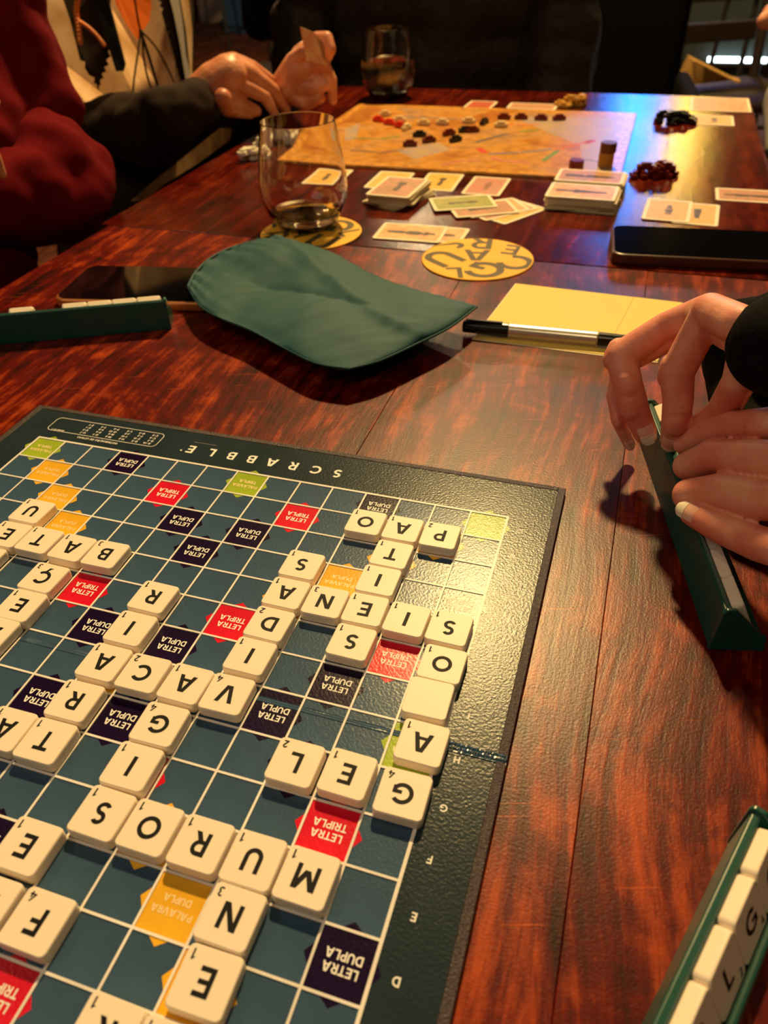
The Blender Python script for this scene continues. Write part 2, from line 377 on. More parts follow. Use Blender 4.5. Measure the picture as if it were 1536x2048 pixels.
GL = {
 'A': (.92, _V(.11, 0, .41, 1, .215) + _V(.81, 0, .51, 1, .215) + _R(.26, .2, .66, .36)),
 'B': (.72, _R(0, 0, t, 1) + _R(t, .83, .38, 1) + _R(t, .43, .4, .59) + _R(t, 0, .4, .17) + _A(.37, .715, .28, .285, .17, -90, 90) + _A(.4, .295, .31, .295, .18, -90, 90)),
 'C': (.88, _C), 'Ç': (.88, _C + _V(.40, -.27, .52, .04, .16) + _V(.33, -.27, .42, -.2, .2)),
 'D': (.84, _R(0, 0, t, 1) + _R(t, 1 - t, .34, 1) + _R(t, 0, .34, t) + _A(.34, .5, .5, .5, t, -90, 90)),
 'E': (.62, _E), 'F': (.6, _R(0, 0, t, 1) + _R(t, .82, .6, 1) + _R(t, .40, .54, .57)),
 'G': (.95, _A(.5, .5, .5, .5, t, 42, 330) + _R(.52, .36, .94, .53) + _R(.76, .16, .94, .40)),
 'H': (.78, _R(0, 0, t, 1) + _R(.59, 0, .78, 1) + _R(t, .41, .59, .59)), 'I': (.2, _R(0, 0, .2, 1)),
 'J': (.5, _R(.31, .27, .5, 1) + _A(.22, .28, .28, .28, t, 180, 360)),
 'K': (.76, _R(0, 0, t, 1) + _V(.25, .38, .64, 1, .24) + _V(.66, 0, .36, .58, .24)),
 'L': (.58, _R(0, 0, t, 1) + _R(t, 0, .58, .18)),
 'M': (.98, _R(0, 0, t, 1) + _R(.79, 0, .98, 1) + _V(.49, .22, .12, 1, .24) + _V(.49, .22, .86, 1, .24)),
 'N': (.82, _R(0, 0, t, 1) + _R(.63, 0, .82, 1) + _V(.70, 0, .12, 1, .24)),
 'O': (1.0, _A(.5, .5, .5, .5, t, 0, 360)), 'P': (.68, _P),
 'Q': (1.0, _A(.5, .5, .5, .5, t, 0, 360) + _V(.88, -.06, .55, .32, .22)),
 'R': (.72, _P + _V(.61, 0, .37, .38, .235)),
 'S': (.66, _A(.335, .705, .30, .295, .18, 35, 270) + _A(.325, .295, .325, .295, .18, -150, 90)),
 'T': (.72, _R(0, .82, .72, 1) + _R(.265, 0, .455, .82)),
 'U': (.78, _R(0, .37, t, 1) + _R(.59, .37, .78, 1) + _A(.39, .39, .39, .39, t, 180, 360)),
 'V': (.9, _V(.40, 0, .11, 1, .22) + _V(.50, 0, .79, 1, .22)),
 'W': (1.2, _V(.34, 0, .11, 1, .2) + _V(.36, 0, .58, .9, .2) + _V(.84, 0, .62, .9, .2) + _V(.86, 0, 1.09, 1, .2)),
 'X': (.8, _V(.12, 0, .68, 1, .24) + _V(.68, 0, .12, 1, .24)), 'Y': (.8, _R(.3, 0, .5, .5) + _V(.4, .4, .12, 1, .22) + _V(.4, .4, .68, 1, .22)),
 'Z': (.68, _R(0, .82, .68, 1) + _R(0, 0, .68, .18) + _V(.14, .1, .54, .9, .24)),
 'Ã': (.92, _V(.11, 0, .41, 1, .215) + _V(.81, 0, .51, 1, .215) + _R(.26, .2, .66, .36) + _R(.22, 1.12, .7, 1.25)),
 '0': (.66, _A(.33, .5, .33, .5, .17, 0, 360)), '1': (.42, _R(.2, 0, .39, 1) + _V(.06, .72, .3, .95, .2)),
 '2': (.62, _A(.31, .7, .3, .3, .18, -20, 170) + _V(.13, .1, .5, .66, .24) + _R(0, 0, .62, .17)),
 '3': (.62, _A(.31, .73, .27, .27, .17, -90, 150) + _A(.3, .29, .31, .29, .18, -150, 90)),
 '4': (.74, _V(.1, .3, .48, 1, .2) + _R(0, .2, .74, .36) + _R(.42, 0, .6, .62)),
 '5': (.62, _R(.06, .82, .58, 1) + _R(.06, .5, .22, .9) + _A(.3, .32, .31, .32, .18, -150, 110)),
 '6': (.64, _A(.32, .31, .32, .31, .17, 0, 360) + _V(.13, .4, .42, 1, .2)), '7': (.6, _R(0, .83, .6, 1) + _V(.2, 0, .48, .85, .2)),
 '8': (.62, _A(.31, .74, .26, .26, .16, 0, 360) + _A(.31, .28, .31, .28, .17, 0, 360)),
 '9': (.64, _A(.32, .69, .32, .31, .17, 0, 360) + _V(.22, 0, .5, .6, .2)),
 '-': (.4, _R(0, .38, .4, .53)), ' ': (.35, []), '*': (.2, _A(.1, .9, .1, .1, .09, 0, 360)),
}
def text2d(s, h, gap=.14, slant=0.0):
    polys, x = [], 0
    for ch in s:
        wd, pl = GL[ch]
        for p in pl: polys.append([((x + a + slant * b) * h, b * h) for a, b in p])
        x += wd + gap
    return polys, (x - gap) * h
def text_vf(polys, ox, oy, ang, z):
    "flat faces; ang rotates the text, lifted by tiny steps so overlapping strokes never coincide"
    V, Fc = [], []; c, s = math.cos(ang), math.sin(ang)
    for k, p in enumerate(polys):
        n = len(V); zz = z + (k % 7) * 2e-6
        for a, b in p: V.append(Vector((ox + a * c - b * s, oy + a * s + b * c, zz)))
        Fc.append(list(range(n, n + len(p))))
    return V, Fc
def text_c(s, h, cx, cy, ang, z, gap=.14, slant=0):
    p, wd = text2d(s, h, gap, slant)
    p = [[(a - wd / 2, b - h / 2) for a, b in q] for q in p]
    return text_vf(p, cx, cy, ang, z)

# ================================================================ setting
mesh('floor', box(-9, 5, -2.5, 12, -0.80, -0.7535), FLOORM)['kind'] = 'structure'
mesh('wall_back', box(-9, 5, 12, 12.1, -0.7535, 2.6), WALLM)['kind'] = 'structure'
mesh('wall_left', box(-9.1, -9, -2.5, 12, -0.7535, 2.6), WALLM)['kind'] = 'structure'

# ================================================================ tables
def table(label, xs, y0, y1, mat, legs):
    r = empty('wooden_table', (0, 0, 0), 0, label, 'table')
    for a, b in zip(xs[:-1], xs[1:]):
        mesh('plank', box(a + .00012, b - .00012, y0, y1, TZ - 0.032, TZ, 0.00025, 1), mat, r).cycles.is_caustics_receiver = True
    mesh('apron', join(box(xs[0] + .03, xs[-1] - .03, y0 + .03, y0 + .05, TZ - .11, TZ - .032), box(xs[0] + .03, xs[-1] - .03, y1 - .05, y1 - .03, TZ - .11, TZ - .032),
                       box(xs[0] + .03, xs[0] + .05, y0 + .05, y1 - .05, TZ - .11, TZ - .032), box(xs[-1] - .05, xs[-1] - .03, y0 + .05, y1 - .05, TZ - .11, TZ - .032)), EDGE, r)
    for lx, ly in legs: mesh('leg', box(lx - .03, lx + .03, ly - .03, ly + .03, -0.7535, TZ - .032, .003), EDGE, r)
    return r
table('dark red wooden table under the word game board', [-.495, -.325, -.100, .0555, .176], -.30, .6738, WOOD, [(-.44, -.24), (.12, -.24), (-.44, .61), (.12, .61)])
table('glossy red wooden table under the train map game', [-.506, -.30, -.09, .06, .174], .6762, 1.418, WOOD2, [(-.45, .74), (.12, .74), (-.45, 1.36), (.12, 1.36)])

# ================================================================ word game board
GAP = 0.0019
def yv(v): return v * S + (GAP if v >= 8 else 0)
bd = empty('game_board', (-.15, .15, TZ), 0, 'folding teal word game board with white grid covered in cream letter tiles', 'board game')
def bpart(name, vf, mat, parent=None):
    o = mesh(name, vf, mat, None)
    o.parent = parent or bd
    if parent is None: o.location = (.15, -.15, -TZ)
    return o
CR = 7.80 * S
XL, XR, YN, YF = -.3245, .0262, -.027, .3352
for y0, y1 in ((YN, CR - .0012), (CR + .0012, YF)):
    bpart('board_half', box(XL, XR, y0, y1, TZ + .0001, -.0009, .0004), BIND)
LW = .00047
def frame(y0, y1, top):
    out = [box(XL + .0032, -15 * S - LW, y0, y1, -.0011, 0), box(LW, XR - .0032, y0, y1, -.0011, 0)]
    if top == 'far': out.append(box(-15 * S - LW, LW, yv(15) + LW, y1, -.0011, 0))
    else: out.append(box(-15 * S - LW, LW, y0, -LW, -.0011, 0))
    return join(*out)
bpart('printed_border', frame(YN + .003, CR - .0016, 'near'), TEAL)
bpart('printed_border', frame(CR + .0016, YF - .0032, 'far'), TEAL)
bpart('cloth_binding', box(XR - .0036, XR + .0004, YN, CR - .0012, TZ + .0002, .00035, .0003), BIND)
bpart('cloth_binding', box(XL - .0004, XL + .0036, YN, CR - .0012, TZ + .0002, .00035, .0003), BIND)
bpart('cloth_binding', box(XL - .0004, XL + .0036, CR + .0012, YF, TZ + .0002, .00035, .0003), BIND)
bpart('cloth_binding', join(box(XR - .0036, XR + .0004, CR + .0012, YF, TZ + .0002, .00035, .0003), box(XL + .0036, XR - .0036, YF - .0034, YF + .0004, TZ + .0002, .00035, .0003)), BIND)
# fold: low rounded ridge crossing the board
def ridge(x0, x1, yc, wd, hgt, n=70):
    V, Fc = [], []; pr = [(-1, 0), (-.75, .55), (-.45, .25), (-.15, .9), (.2, .5), (.5, 1.0), (.8, .45), (1, 0)]
    rnd = random.Random(3)
    for i in range(n + 1):
        x = x0 + (x1 - x0) * i / n
        for k, (a, b) in enumerate(pr):
            V.append(Vector((x, yc + a * wd + (rnd.random() - .5) * .0003 * (0 < k < 7), -.0010 + (.0010 + b * hgt * (0.7 + .6 * rnd.random()) if 0 < k < 7 else 0))))
    m = len(pr)
    for i in range(n):
        for k in range(m - 1): Fc.append([i * m + k, (i + 1) * m + k, (i + 1) * m + k + 1, i * m + k + 1])
    return V, Fc
bpart('fold_hinge', ridge(LW, XR + .0003, CR, .0027, .0006), FOLD)
bpart('fold_hinge', ridge(-15 * S, LW, CR, .0016, -.00022), CELL)
bpart('fold_hinge', ridge(XL, -15 * S - LW, CR, .0027, .0006), FOLD)
# grid
gl = []
for k in range(16):
    a = LW if k not in (0, 15) else LW * 1.4
    gl.append(box(-k * S - a, -k * S + a, -LW, yv(15) + LW, -.0010, .0001))
    gl.append(box(-15 * S - LW, LW, yv(k) - a, yv(k) + a, -.0010, .00008))
bpart('grid_lines', join(*gl), LINE)
ci = S / 2 - LW
sq = mesh('square', box(-ci, ci, -ci, ci, -.0010, -.0003, .00015), CELL); sq_used = [False]
rowH = mesh('square', box(-ci, ci, -ci - GAP / 2, ci + GAP / 2, -.0010, -.0003, .00015), CELL); rowh_used = [False]
TW = [(1, 1), (1, 8), (1, 15), (8, 1), (8, 15), (15, 1), (15, 8), (15, 15)]
DW = [(i, i) for i in (2, 3, 4, 5, 11, 12, 13, 14)] + [(i, 16 - i) for i in (2, 3, 4, 5, 11, 12, 13, 14)] + [(8, 8)]
TL = [(2, 6), (2, 10), (6, 2), (6, 6), (6, 10), (6, 14), (10, 2), (10, 6), (10, 10), (10, 14), (14, 6), (14, 10)]
DL = [(1, 4), (1, 12), (3, 7), (3, 9), (4, 1), (4, 8), (4, 15), (7, 3), (7, 7), (7, 9), (7, 13), (8, 4), (8, 12), (9, 3), (9, 7), (9, 9), (9, 13), (12, 1), (12, 8), (12, 15), (13, 7), (13, 9), (15, 4), (15, 12)]
BON = {}
for l, kk in ((TW, 'TW'), (DW, 'DW'), (TL, 'TL'), (DL, 'DL')):
    for rc in l: BON[rc] = kk
INFO = {'TW': (GREEN, ('PALAVRA', 'TRIPLA'), CREAMP), 'DW': (ORANGE, ('PALAVRA', 'DUPLA'), CREAMP), 'TL': (RED, ('LETRA', 'TRIPLA'), WHITE), 'DL': (PURPLE, ('LETRA', 'DUPLA'), WHITE)}
def cellc(c, r):
    return (-(c - .5) * S, (r - .5) * S + (GAP if r > 8 else GAP / 2 if r == 8 else 0))
proto = {}
for r in range(1, 16):
    for c in range(1, 16):
        x, y = cellc(c, r)
        big = r == 8
        hy = ci + (GAP / 2 if big else 0)
        if (r, c) not in BON:
            src, used = (rowH, rowh_used) if big else (sq, sq_used)
            if not used[0]: o = src; used[0] = True
            else:
                o = bpy.data.objects.new('square', src.data); COL.objects.link(o)
            o.parent = bd; o.location = (x + .15, y - .15, -TZ)
            continue
        kind = BON[(r, c)]; mt, words, tm = INFO[kind]
        edge = (r == 15, r == 1, c == 1, c == 15)   # far, near, right(+x), left
        key = (kind, big, edge)
        if key not in proto:
            parts = [box(-ci, ci, -hy, hy, -.0010, -.00028, .00015)]
            for q, (dx, dy) in enumerate(((0, 1), (0, -1), (1, 0), (-1, 0))):
                z0 = .00006 if edge[q] else -.00024
                e0 = (hy if dy else ci) + 2 * LW; b_, h_ = .0036, .0026
                pts = [(dx * e0 - dy * b_, dy * e0 + dx * b_), (dx * e0 + dy * b_, dy * e0 - dx * b_), (dx * (e0 + h_), dy * (e0 + h_))]
                parts.append(prism(pts, z0 - .0003, z0))
            base = join(*parts)
            tx = join(text_c(words[0], .0030 if len(words[0]) < 7 else .00245, 0, -.0021, PI, -.00022, .1), text_c(words[1], .0030 if len(words[0]) < 7 else .00245, 0, .0021, PI, -.00022, .1))
            proto[key] = (base, tx, [None, None])
        base, tx, dat = proto[key]
        if dat[0] is None:
            o = mesh('bonus_square', base, mt); l = mesh('lettering', tx, tm, o); dat[0] = o.data; dat[1] = l.data
        else:
            o = bpy.data.objects.new('bonus_square', dat[0]); COL.objects.link(o)
            l = bpy.data.objects.new('lettering', dat[1]); COL.objects.link(l); l.parent = o
        o.parent = bd; o.location = (x + .15, y - .15, -TZ)
# border print
ttl = []
for ch, x, y in (('S', -.1024, .3148), ('C', -.1160, .3150), ('R', -.1305, .3150), ('A', -.1443, .3150), ('B', -.1577, .3150), ('B', -.1710, .3150), ('L', -.1845, .3150), ('E', -.1985, .3148)):
    ttl.append(text_c(ch, .0075, x, y, PI, .00006))
ttl.append(text_c('*', .0066, -.2040, .3150, PI, .00006))
bpart('title_lettering', join(*ttl), WHITE)
bpart('title_underline', box(-.2005, -.1850, .3225, .3228, 0, .00005), GREYP)
rl = []
for i, ch in enumerate('ABCDEFGHIJKLMNO'):
    x, y = cellc(1, i + 1); rl.append(text_c(ch, .0030, .0079, y, PI, .00006))
bpart('row_letters', join(*rl), WHITE)
def ring(cx, cy, w_, h_, r, lw, z):
    a, b = rrect(w_, h_, r, 6, cx, cy), rrect(w_ - 2 * lw, h_ - 2 * lw, r - lw, 6, cx, cy); n = len(a)
    return [Vector((*p, z)) for p in a + b], [[i, (i + 1) % n, (i + 1) % n + n, i + n] for i in range(n)]
box_x, box_y = -.2620, .3182
bpart('table_outline', ring(box_x, box_y, .0800, .0150, .0035, .0004, .00006), WHITE)
dist = ['A-14', 'B-3', 'C-4', 'Ç-2', 'D-5', 'E-11', 'F-2', 'G-2', 'H-2', 'I-10', 'J-2', 'L-5', 'M-6', 'N-4', 'O-10', 'P-4', 'Q-1', 'R-6', 'S-8', 'T-5', 'U-7', 'V-2', 'X-1', 'Z-1']
dl = [text_c('DISTRIBUIÇÃO DE LETRAS', .0017, -.2615, .3082, PI, .00006)]
for i, s_ in enumerate(dist):
    q, w_ = text2d(s_, .0018)
    dl.append(text_vf(q, -.2262 - (i // 4) * .0095, .3135 + (i % 4) * .0030 + .0009, PI, .00006))
dl.append(text_c('BRANCAS-3', .0012, -.2935, .3120, PI, .00006))
bpart('distribution_lettering', join(*dl), WHITE)

# ================================================================ letter tiles
TS, TH = .0189, .0054
def tile_vf():
    bm = bmesh.new()
    n = 4
    lay = [(TS - .0008, 0, .0016), (TS, .0005, .0020), (TS, TH - .0009, .0020), (TS - .0003, TH - .0003, .0019), (TS - .0009, TH, .0017)]
    rings = []
    for w_, z, r in lay: rings.append([bm.verts.new((x, y, z)) for x, y in rrect(w_, w_, r, n)])
    m = len(rings[0])
    for a, b in zip(rings[:-1], rings[1:]):
        for i in range(m): bm.faces.new([a[i], a[(i + 1) % m], b[(i + 1) % m], b[i]])
    bm.faces.new(rings[-1]); bm.faces.new(rings[0][::-1])
    return dump(bm)
tile0 = mesh('tile_body', tile_vf(), TILE, None, False)
tile_data = tile0.data; bpy.data.objects.remove(tile0)
for p in tile_data.polygons: p.use_smooth = p.area < 3e-5 and len(p.vertices) == 4
score = dict(A=1, B=3, C=2, D=2, E=1, F=4, G=4, I=1, L=2, M=1, N=3, O=1, P=2, R=1, S=1, T=1, U=1, V=4)
score['Ç'] = 3
ldat = {}
def tile(ch, M, label, group):
    o = bpy.data.objects.new('letter_tile', tile_data); COL.objects.link(o); o.matrix_world = M
    tag(o, label, 'tile', group)
    if ch != ' ':
        if ch not in ldat:
            a = mesh('letter', text_c(ch, .0086, 0, .0003, 0, TH + .00005), INK)
            q, w_ = text2d(str(score[ch]), .0033, .1)
            b = mesh('score', text_vf(q, TS / 2 - .0020 - w_, -TS / 2 + .0016, 0, TH + .00005), INK)
            ldat[ch] = (a.data, b.data); a.parent = o; b.parent = o
        else:
            for nm, d in zip(('letter', 'score'), ldat[ch]):
                a = bpy.data.objects.new(nm, d); COL.objects.link(a); a.parent = o
    return o
T = [('P', 2, 14, 'P tile, right end of the top-row word PAO'), ('A', 3, 14, 'A tile between P and O in the word PAO'), ('O', 4, 14, 'O tile touching the purple square at the left end of PAO'),
 ('T', 3, 13, 'T tile directly below the A of PAO'), ('I', 3, 12, 'I tile beside the uncovered orange square, below the T'), ('E', 3, 11, 'E tile between N and I in the word SIENA'), ('S', 3, 10, 'S tile beside the red square at the lower end of SEITA'),
 ('S', 1, 11, 'S tile dulled by lamp glare at the right end of SIENA'), ('I', 2, 11, 'I tile just left of the glare-dulled S tile'), ('N', 4, 11, 'N tile between the two letters A and E of SIENA'), ('A', 5, 11, 'A tile at the left end of SIENA, above the D'),
 ('O', 1, 10, 'O tile above the blank tile near the board edge'), (' ', 1, 9, 'blank tile with no letter between O and A'), ('A', 1, 8, 'A tile below the blank tile, on the fold of the board'), ('G', 1, 7, 'G tile alone below the A near the row letter G'),
 ('L', 3, 7, 'L tile left of the lower E tile, above the red square'), ('E', 2, 7, 'E tile right of the L, above a red square'),
 ('S', 5, 12, 'S tile at the upper end of the column VIDAS'), ('D', 5, 10, 'D tile right of a red square in the column VIDAS'), ('I', 5, 9, 'I tile between V and D in the column VIDAS'), ('V', 5, 8, 'V tile at the right end of the word VACA'),
 ('A', 6, 8, 'A tile between V and C in the word VACA'), ('C', 7, 8, 'C tile in the word VACA, below a purple square'), ('A', 8, 8, 'A tile at the left end of VACA'),
 ('R', 8, 10, 'R tile standing highest in the left column, above the I'), ('I', 8, 9, 'I tile between two purple squares, under the R'), ('R', 8, 7, 'R tile between two purple squares, above the T'), ('T', 8, 6, 'T tile below the R, right of an A'), ('A', 9, 6, 'A tile left of the lower T, cut by the left edge'),
 ('G', 6, 7, 'G tile right of a purple square, below the A of VACA'), ('I', 6, 6, 'I tile below the G, on top of a red square'), ('S', 6, 5, 'S tile at the left end of the word MUROS'), ('O', 5, 5, 'O tile between S and R in MUROS'), ('R', 4, 5, 'R tile between O and U in MUROS'), ('U', 3, 5, 'U tile between R and M in MUROS'), ('M', 2, 5, 'M tile at the right end of MUROS, below a red square'),
 ('N', 3, 4, 'N tile right of the uncovered orange square, below the U'), ('E', 3, 3, 'E tile below the N near the bottom edge'),
 ('B', 10, 11, 'B tile at the right end of the word BATE'), ('A', 11, 11, 'A tile between B and T in BATE'), ('T', 12, 11, 'T tile below an orange square in BATE'), ('E', 13, 11, 'E tile below the U at the left edge'), ('U', 13, 12, 'U tile uppermost at the left edge, beside orange squares'),
 ('Ç', 11, 10, 'Ç tile left of a red square'), ('E', 11, 9, 'E tile directly below the Ç'), ('A', 11, 8, 'tile below the E at the left edge, its letter cut off'), ('S', 13, 10, 'tile below the upper left E, only its corner in view'),
 ('E', 7, 4, 'E tile above the F at the lower left'), ('F', 6, 3, 'F tile above the red square at the lower left'), ('A', 7, 3, 'tile left of the F, mostly cut off'), ('R', 4, 2, 'tile lowest on the board, left of its neighbour under the lowest E'), ('O', 3, 2, 'tile directly below the lowest E, mostly cut off')]
TILES = T
OFF = {('G', 1, 7): (.0028, -.0015), ('A', 1, 8): (.0038, .0003), (' ', 1, 9): (.0006, .0004), ('E', 3, 3): (.0026, .0012), ('N', 3, 4): (.0014, .0008), ('A', 9, 6): (.0010, 0), ('O', 1, 10): (.0018, -.0008), ('L', 3, 7): (-.0004, -.0008), ('Ç', 11, 10): (0, -.0030), ('E', 11, 9): (.0012, -.0022), ('E', 7, 4): (.0012, .0014), ('F', 6, 3): (.0012, .0010)}
rnd = random.Random(11)
for ch, c, r, lab in TILES:
    x, y = cellc(c, r); dx, dy = OFF.get((ch, c, r), (rnd.uniform(-.0003, .0005), rnd.uniform(-.0004, .0004)))
    z = -.0003 if (c < 2 and False) else .00012
    tile(ch, Matrix.Translation((x + dx, y + dy, z)) @ Matrix.Rotation(PI + rnd.uniform(-.02, .02), 4, 'Z'), 'cream ' + lab, 'letter tiles on the board')

# ================================================================ racks
RP = [(0, .0), (.0018, .0225), (.0026, .0235), (.0048, .0235), (.0058, .0215), (.0135, .0052), (.0180, .0048), (.0188, .0088), (.0207, .0090), (.0217, .0078), (.0226, 0)]
def rack(label, P0, d, length, cat='tile rack'):
    d = Vector((d[0], d[1], 0)).normalized(); rz = math.atan2(d.y, d.x)
    r = empty('tile_rack', (P0[0], P0[1], TZ), rz, label, cat)
    V, Fc = [], []; n = len(RP)
    for x in (.002, length - .002):
        for a, b in RP: V.append(Vector((x, a, b)))
    Fc = [[i, (i + 1) % n, (i + 1) % n + n, i + n] for i in range(n)] + [list(range(n)), list(range(2 * n - 1, n - 1, -1))]
    Fc = [q[::-1] for q in Fc]
    o = mesh('rack_body', (V, Fc), RACK, r)
    b = o.modifiers.new('bevel', 'BEVEL'); b.width = .0004; b.segments = 2
    ep = [(-.0006, 0), (.0008, .0228), (.0020, .0250), (.0060, .0250), (.0200, .0102), (.0226, .0088), (.0236, 0)]
    for x0, x1 in ((0, .0022), (length - .0022, length)):
        m = len(ep)
        v = [Vector((x0, a, b_)) for a, b_ in ep] + [Vector((x1, a, b_)) for a, b_ in ep]
        f = [[i, i + m, (i + 1) % m + m, (i + 1) % m] for i in range(m)] + [list(range(m)), list(range(2 * m - 1, m - 1, -1))]
        e = mesh('end_plate', (v, [q[::-1] for q in f]), RACK, r)
        b = e.modifiers.new('bevel', 'BEVEL'); b.width = .0006; b.segments = 2
    return r, Matrix.Translation((P0[0], P0[1], TZ)) @ Matrix.Rotation(rz, 4, 'Z')
def rack_tile(M, x, ch, label, group):
    "tile leaning on the rack's back wall; x is the near edge along the rack"
    u = Vector((0, -.0080, .0160)).normalized(); nrm = Vector((0, u.z, -u.y)); right = Vector((-1, 0, 0))
    c = Vector((x + TS / 2, .0138, .0056)) + u * (TS / 2)
    MM = Matrix(((right.x, u.x, nrm.x, c.x), (right.y, u.y, nrm.y, c.y), (right.z, u.z, nrm.z, c.z), (0, 0, 0, 1)))
    return tile(ch, M @ MM, label, group)
# left rack, seen from its back
r1, M1 = rack('dark green tile rack seen from its back beside the phone', (-.4125 - .05, .4127 - .024), (.1171, .0565), .180)
q, w_ = text2d('SCRABBLE', .0085, .9)
v, f = text_vf(q, 0, 0, 0, 0)
mesh('embossed_lettering', ([Vector((.026 + p.x, -.00012 + p.y * .0018 / .0225 + .0004, .0065 + p.y)) for p in v], f), RACK, r1)
for k, x in enumerate((.1565, .1375, .1185, .0995)):
    rack_tile(M1, x, 'EASR'[k], 'cream tile in the back-turned green rack, %s' % ['next to its end plate', 'second from its end plate', 'third from its end plate', 'last before the gap'][k], 'tiles in the rack by the phone')
rack_tile(M1, .0595, 'I', 'cream tile standing alone at the left end of the back-turned rack', 'tiles in the rack by the phone')
# rack under the hands
P2a = at(1290, 802, .0200); d2 = at(1444, 1214, .0200) - P2a
r2, M2 = rack('dark green tile rack held between the two hands', (P2a.x - .001, P2a.y), (d2.x, d2.y), d2.length + .004)
L2 = d2.length + .004
for k, x in enumerate((L2 - .0235, L2 - .0425, L2 - .0615, L2 - .0805, L2 - .0995, .0035)):
    rack_tile(M2, x, 'OTEMAR'[k], 'cream tile in the rack held by the hands, %s' % ['closest to the viewer', 'second from its near end', 'under the fourth finger', 'behind the middle fingers', 'behind the first finger', 'at its far end'][k], 'tiles in the held rack')
# rack at the lower right
P3a = at(1497, 1606, .0200); d3 = at(1284, 2052, .0200) - P3a
r3, M3 = rack('bright green tile rack at the lower right corner', (P3a.x, P3a.y), (d3.x, d3.y), .180)
for k, ch in enumerate('OGLAENR'):
    rack_tile(M3, .0050 + k * .0193, ch, 'cream tile in the lower right rack, %s' % ['topmost, its letter cut off', 'second from the top, with a G', 'third from the top, with an L', 'fourth from the top', 'fifth, cut by the bottom edge', 'sixth, below the frame', 'last in its row'][k], 'tiles in the lower right rack')

# ================================================================ green bag
def curve_pts(pts, n):
    P = [Vector(p) for p in pts]; d = [0]
    for a, b in zip(P[:-1], P[1:]): d.append(d[-1] + (b - a).length)
    out = []
    for i in range(n + 1):
        t_ = d[-1] * i / n; k = max(j for j in range(len(P) - 1) if d[j] <= t_ + 1e-9)
        q = (t_ - d[k]) / (d[k + 1] - d[k]); p0, p1, p2, p3 = P[max(k - 1, 0)], P[k], P[k + 1], P[min(k + 2, len(P) - 1)]
        out.append(0.5 * ((2 * p1) + (p2 - p0) * q + (2 * p0 - 5 * p1 + 4 * p2 - p3) * q * q + (3 * p1 - p0 - 3 * p2 + p3) * q ** 3))
    return out
def bag():
    zb = .0150
    g = lambda l, z=zb: [at(u, v, z) for u, v in l]
    nu, nv = 90, 70
    AB = curve_pts(g([(376, 575), (392, 545), (425, 515), (470, 494), (515, 484), (560, 480), (590, 484)]), nv)      # mouth
    BC = curve_pts(g([(590, 484), (650, 503), (720, 537), (800, 570), (880, 597), (954, 614)]), nu)
    DC = curve_pts(g([(700, 738), (760, 722), (830, 690), (900, 655), (954, 614)]), nv)
    AD = curve_pts(g([(376, 575), (400, 612), (440, 636), (500, 660), (560, 692), (630, 726), (700, 738)]), nu)
    from mathutils import noise
    top, bot = {}, {}
    V, Fc = [], []
    for i in range(nu + 1):
        for j in range(nv + 1):
            a, b = i / nu, j / nv
            P = (1 - b) * AD[i] + b * BC[i] + (1 - a) * AB[j] + a * DC[j] - ((1 - a) * (1 - b) * AD[0] + (1 - a) * b * AB[nv] + a * (1 - b) * AD[nu] + a * b * BC[nu])
            e = min(1, 9 * min(a, 1 - a, b, 1 - b)); pill = math.sqrt(max(0, 1 - (1 - e) ** 2)); cen = math.sin(PI * min(1, max(0, a))) * math.sin(PI * b)
            big = noise.noise(Vector((P.x * 15, P.y * 11, 3.1))); mid = noise.noise(Vector((P.x * 42 + 5, P.y * 30, 1.7)))
            rip = abs(noise.noise(Vector((P.x * 9 + P.y * 14, (P.y - P.x) * 55, 9.0))))
            gath = math.exp(-a * 8) * (math.sin(b * 58 + 3 * math.sin(b * 9)) * .0013)
            dent = -.010 * math.exp(-((a - .33) / .16) ** 2 - ((b - .45) / .16) ** 2) + .006 * math.exp(-((a - .2) / .10) ** 2 - ((b - .62) / .25) ** 2)
            fold1 = -.0035 * math.exp(-abs((b - .30) - .35 * a) / .035) * math.exp(-((a - .55) / .3) ** 2); fold2 = .0030 * math.exp(-(((b - .68) + .4 * (a - .5)) / .05) ** 2)
            z = P.z + pill * (.0025 + .0075 * cen + .0060 * big + .0017 * mid - .0022 * rip + dent + fold1 + fold2) + gath
            h = P + Vector((0, 0, z - P.z))
            V.append(h); top[i, j] = len(V) - 1
    for i in range(nu + 1):
        for j in range(nv + 1):
            if i in (0, nu) or j in (0, nv): bot[i, j] = top[i, j]; continue
            a, b = i / nu, j / nv; e = min(1, 4 * min(a, 1 - a, b, 1 - b))
            p = V[top[i, j]]; V.append(Vector((p.x, p.y, max(TZ + .0004, min(p.z - .002, zb * (1 - e) + (TZ + .0004) * e))))); bot[i, j] = len(V) - 1
    for i in range(nu):
        for j in range(nv):
            Fc.append([top[i, j], top[i + 1, j], top[i + 1, j + 1], top[i, j + 1]][::1]); Fc.append([bot[i, j], bot[i, j + 1], bot[i + 1, j + 1], bot[i + 1, j]])
    o = mesh('drawstring_bag', (V, Fc), BAG, None, True)
    tag(o, 'crumpled dark green cloth bag lying on the table between racks', 'bag')
    mesh('bottom_seam', tube([p + Vector((0, 0, .0002)) for p in DC], .0009, 8), BAGD, o)
    mesh('side_seam', tube([p + Vector((0, 0, .0001)) for p in AD], .0007, 8), BAGD, o)
    mesh('mouth_hem', tube([p + Vector((0, 0, .0004)) for p in AB], .0012, 8), BAG, o)
bag()

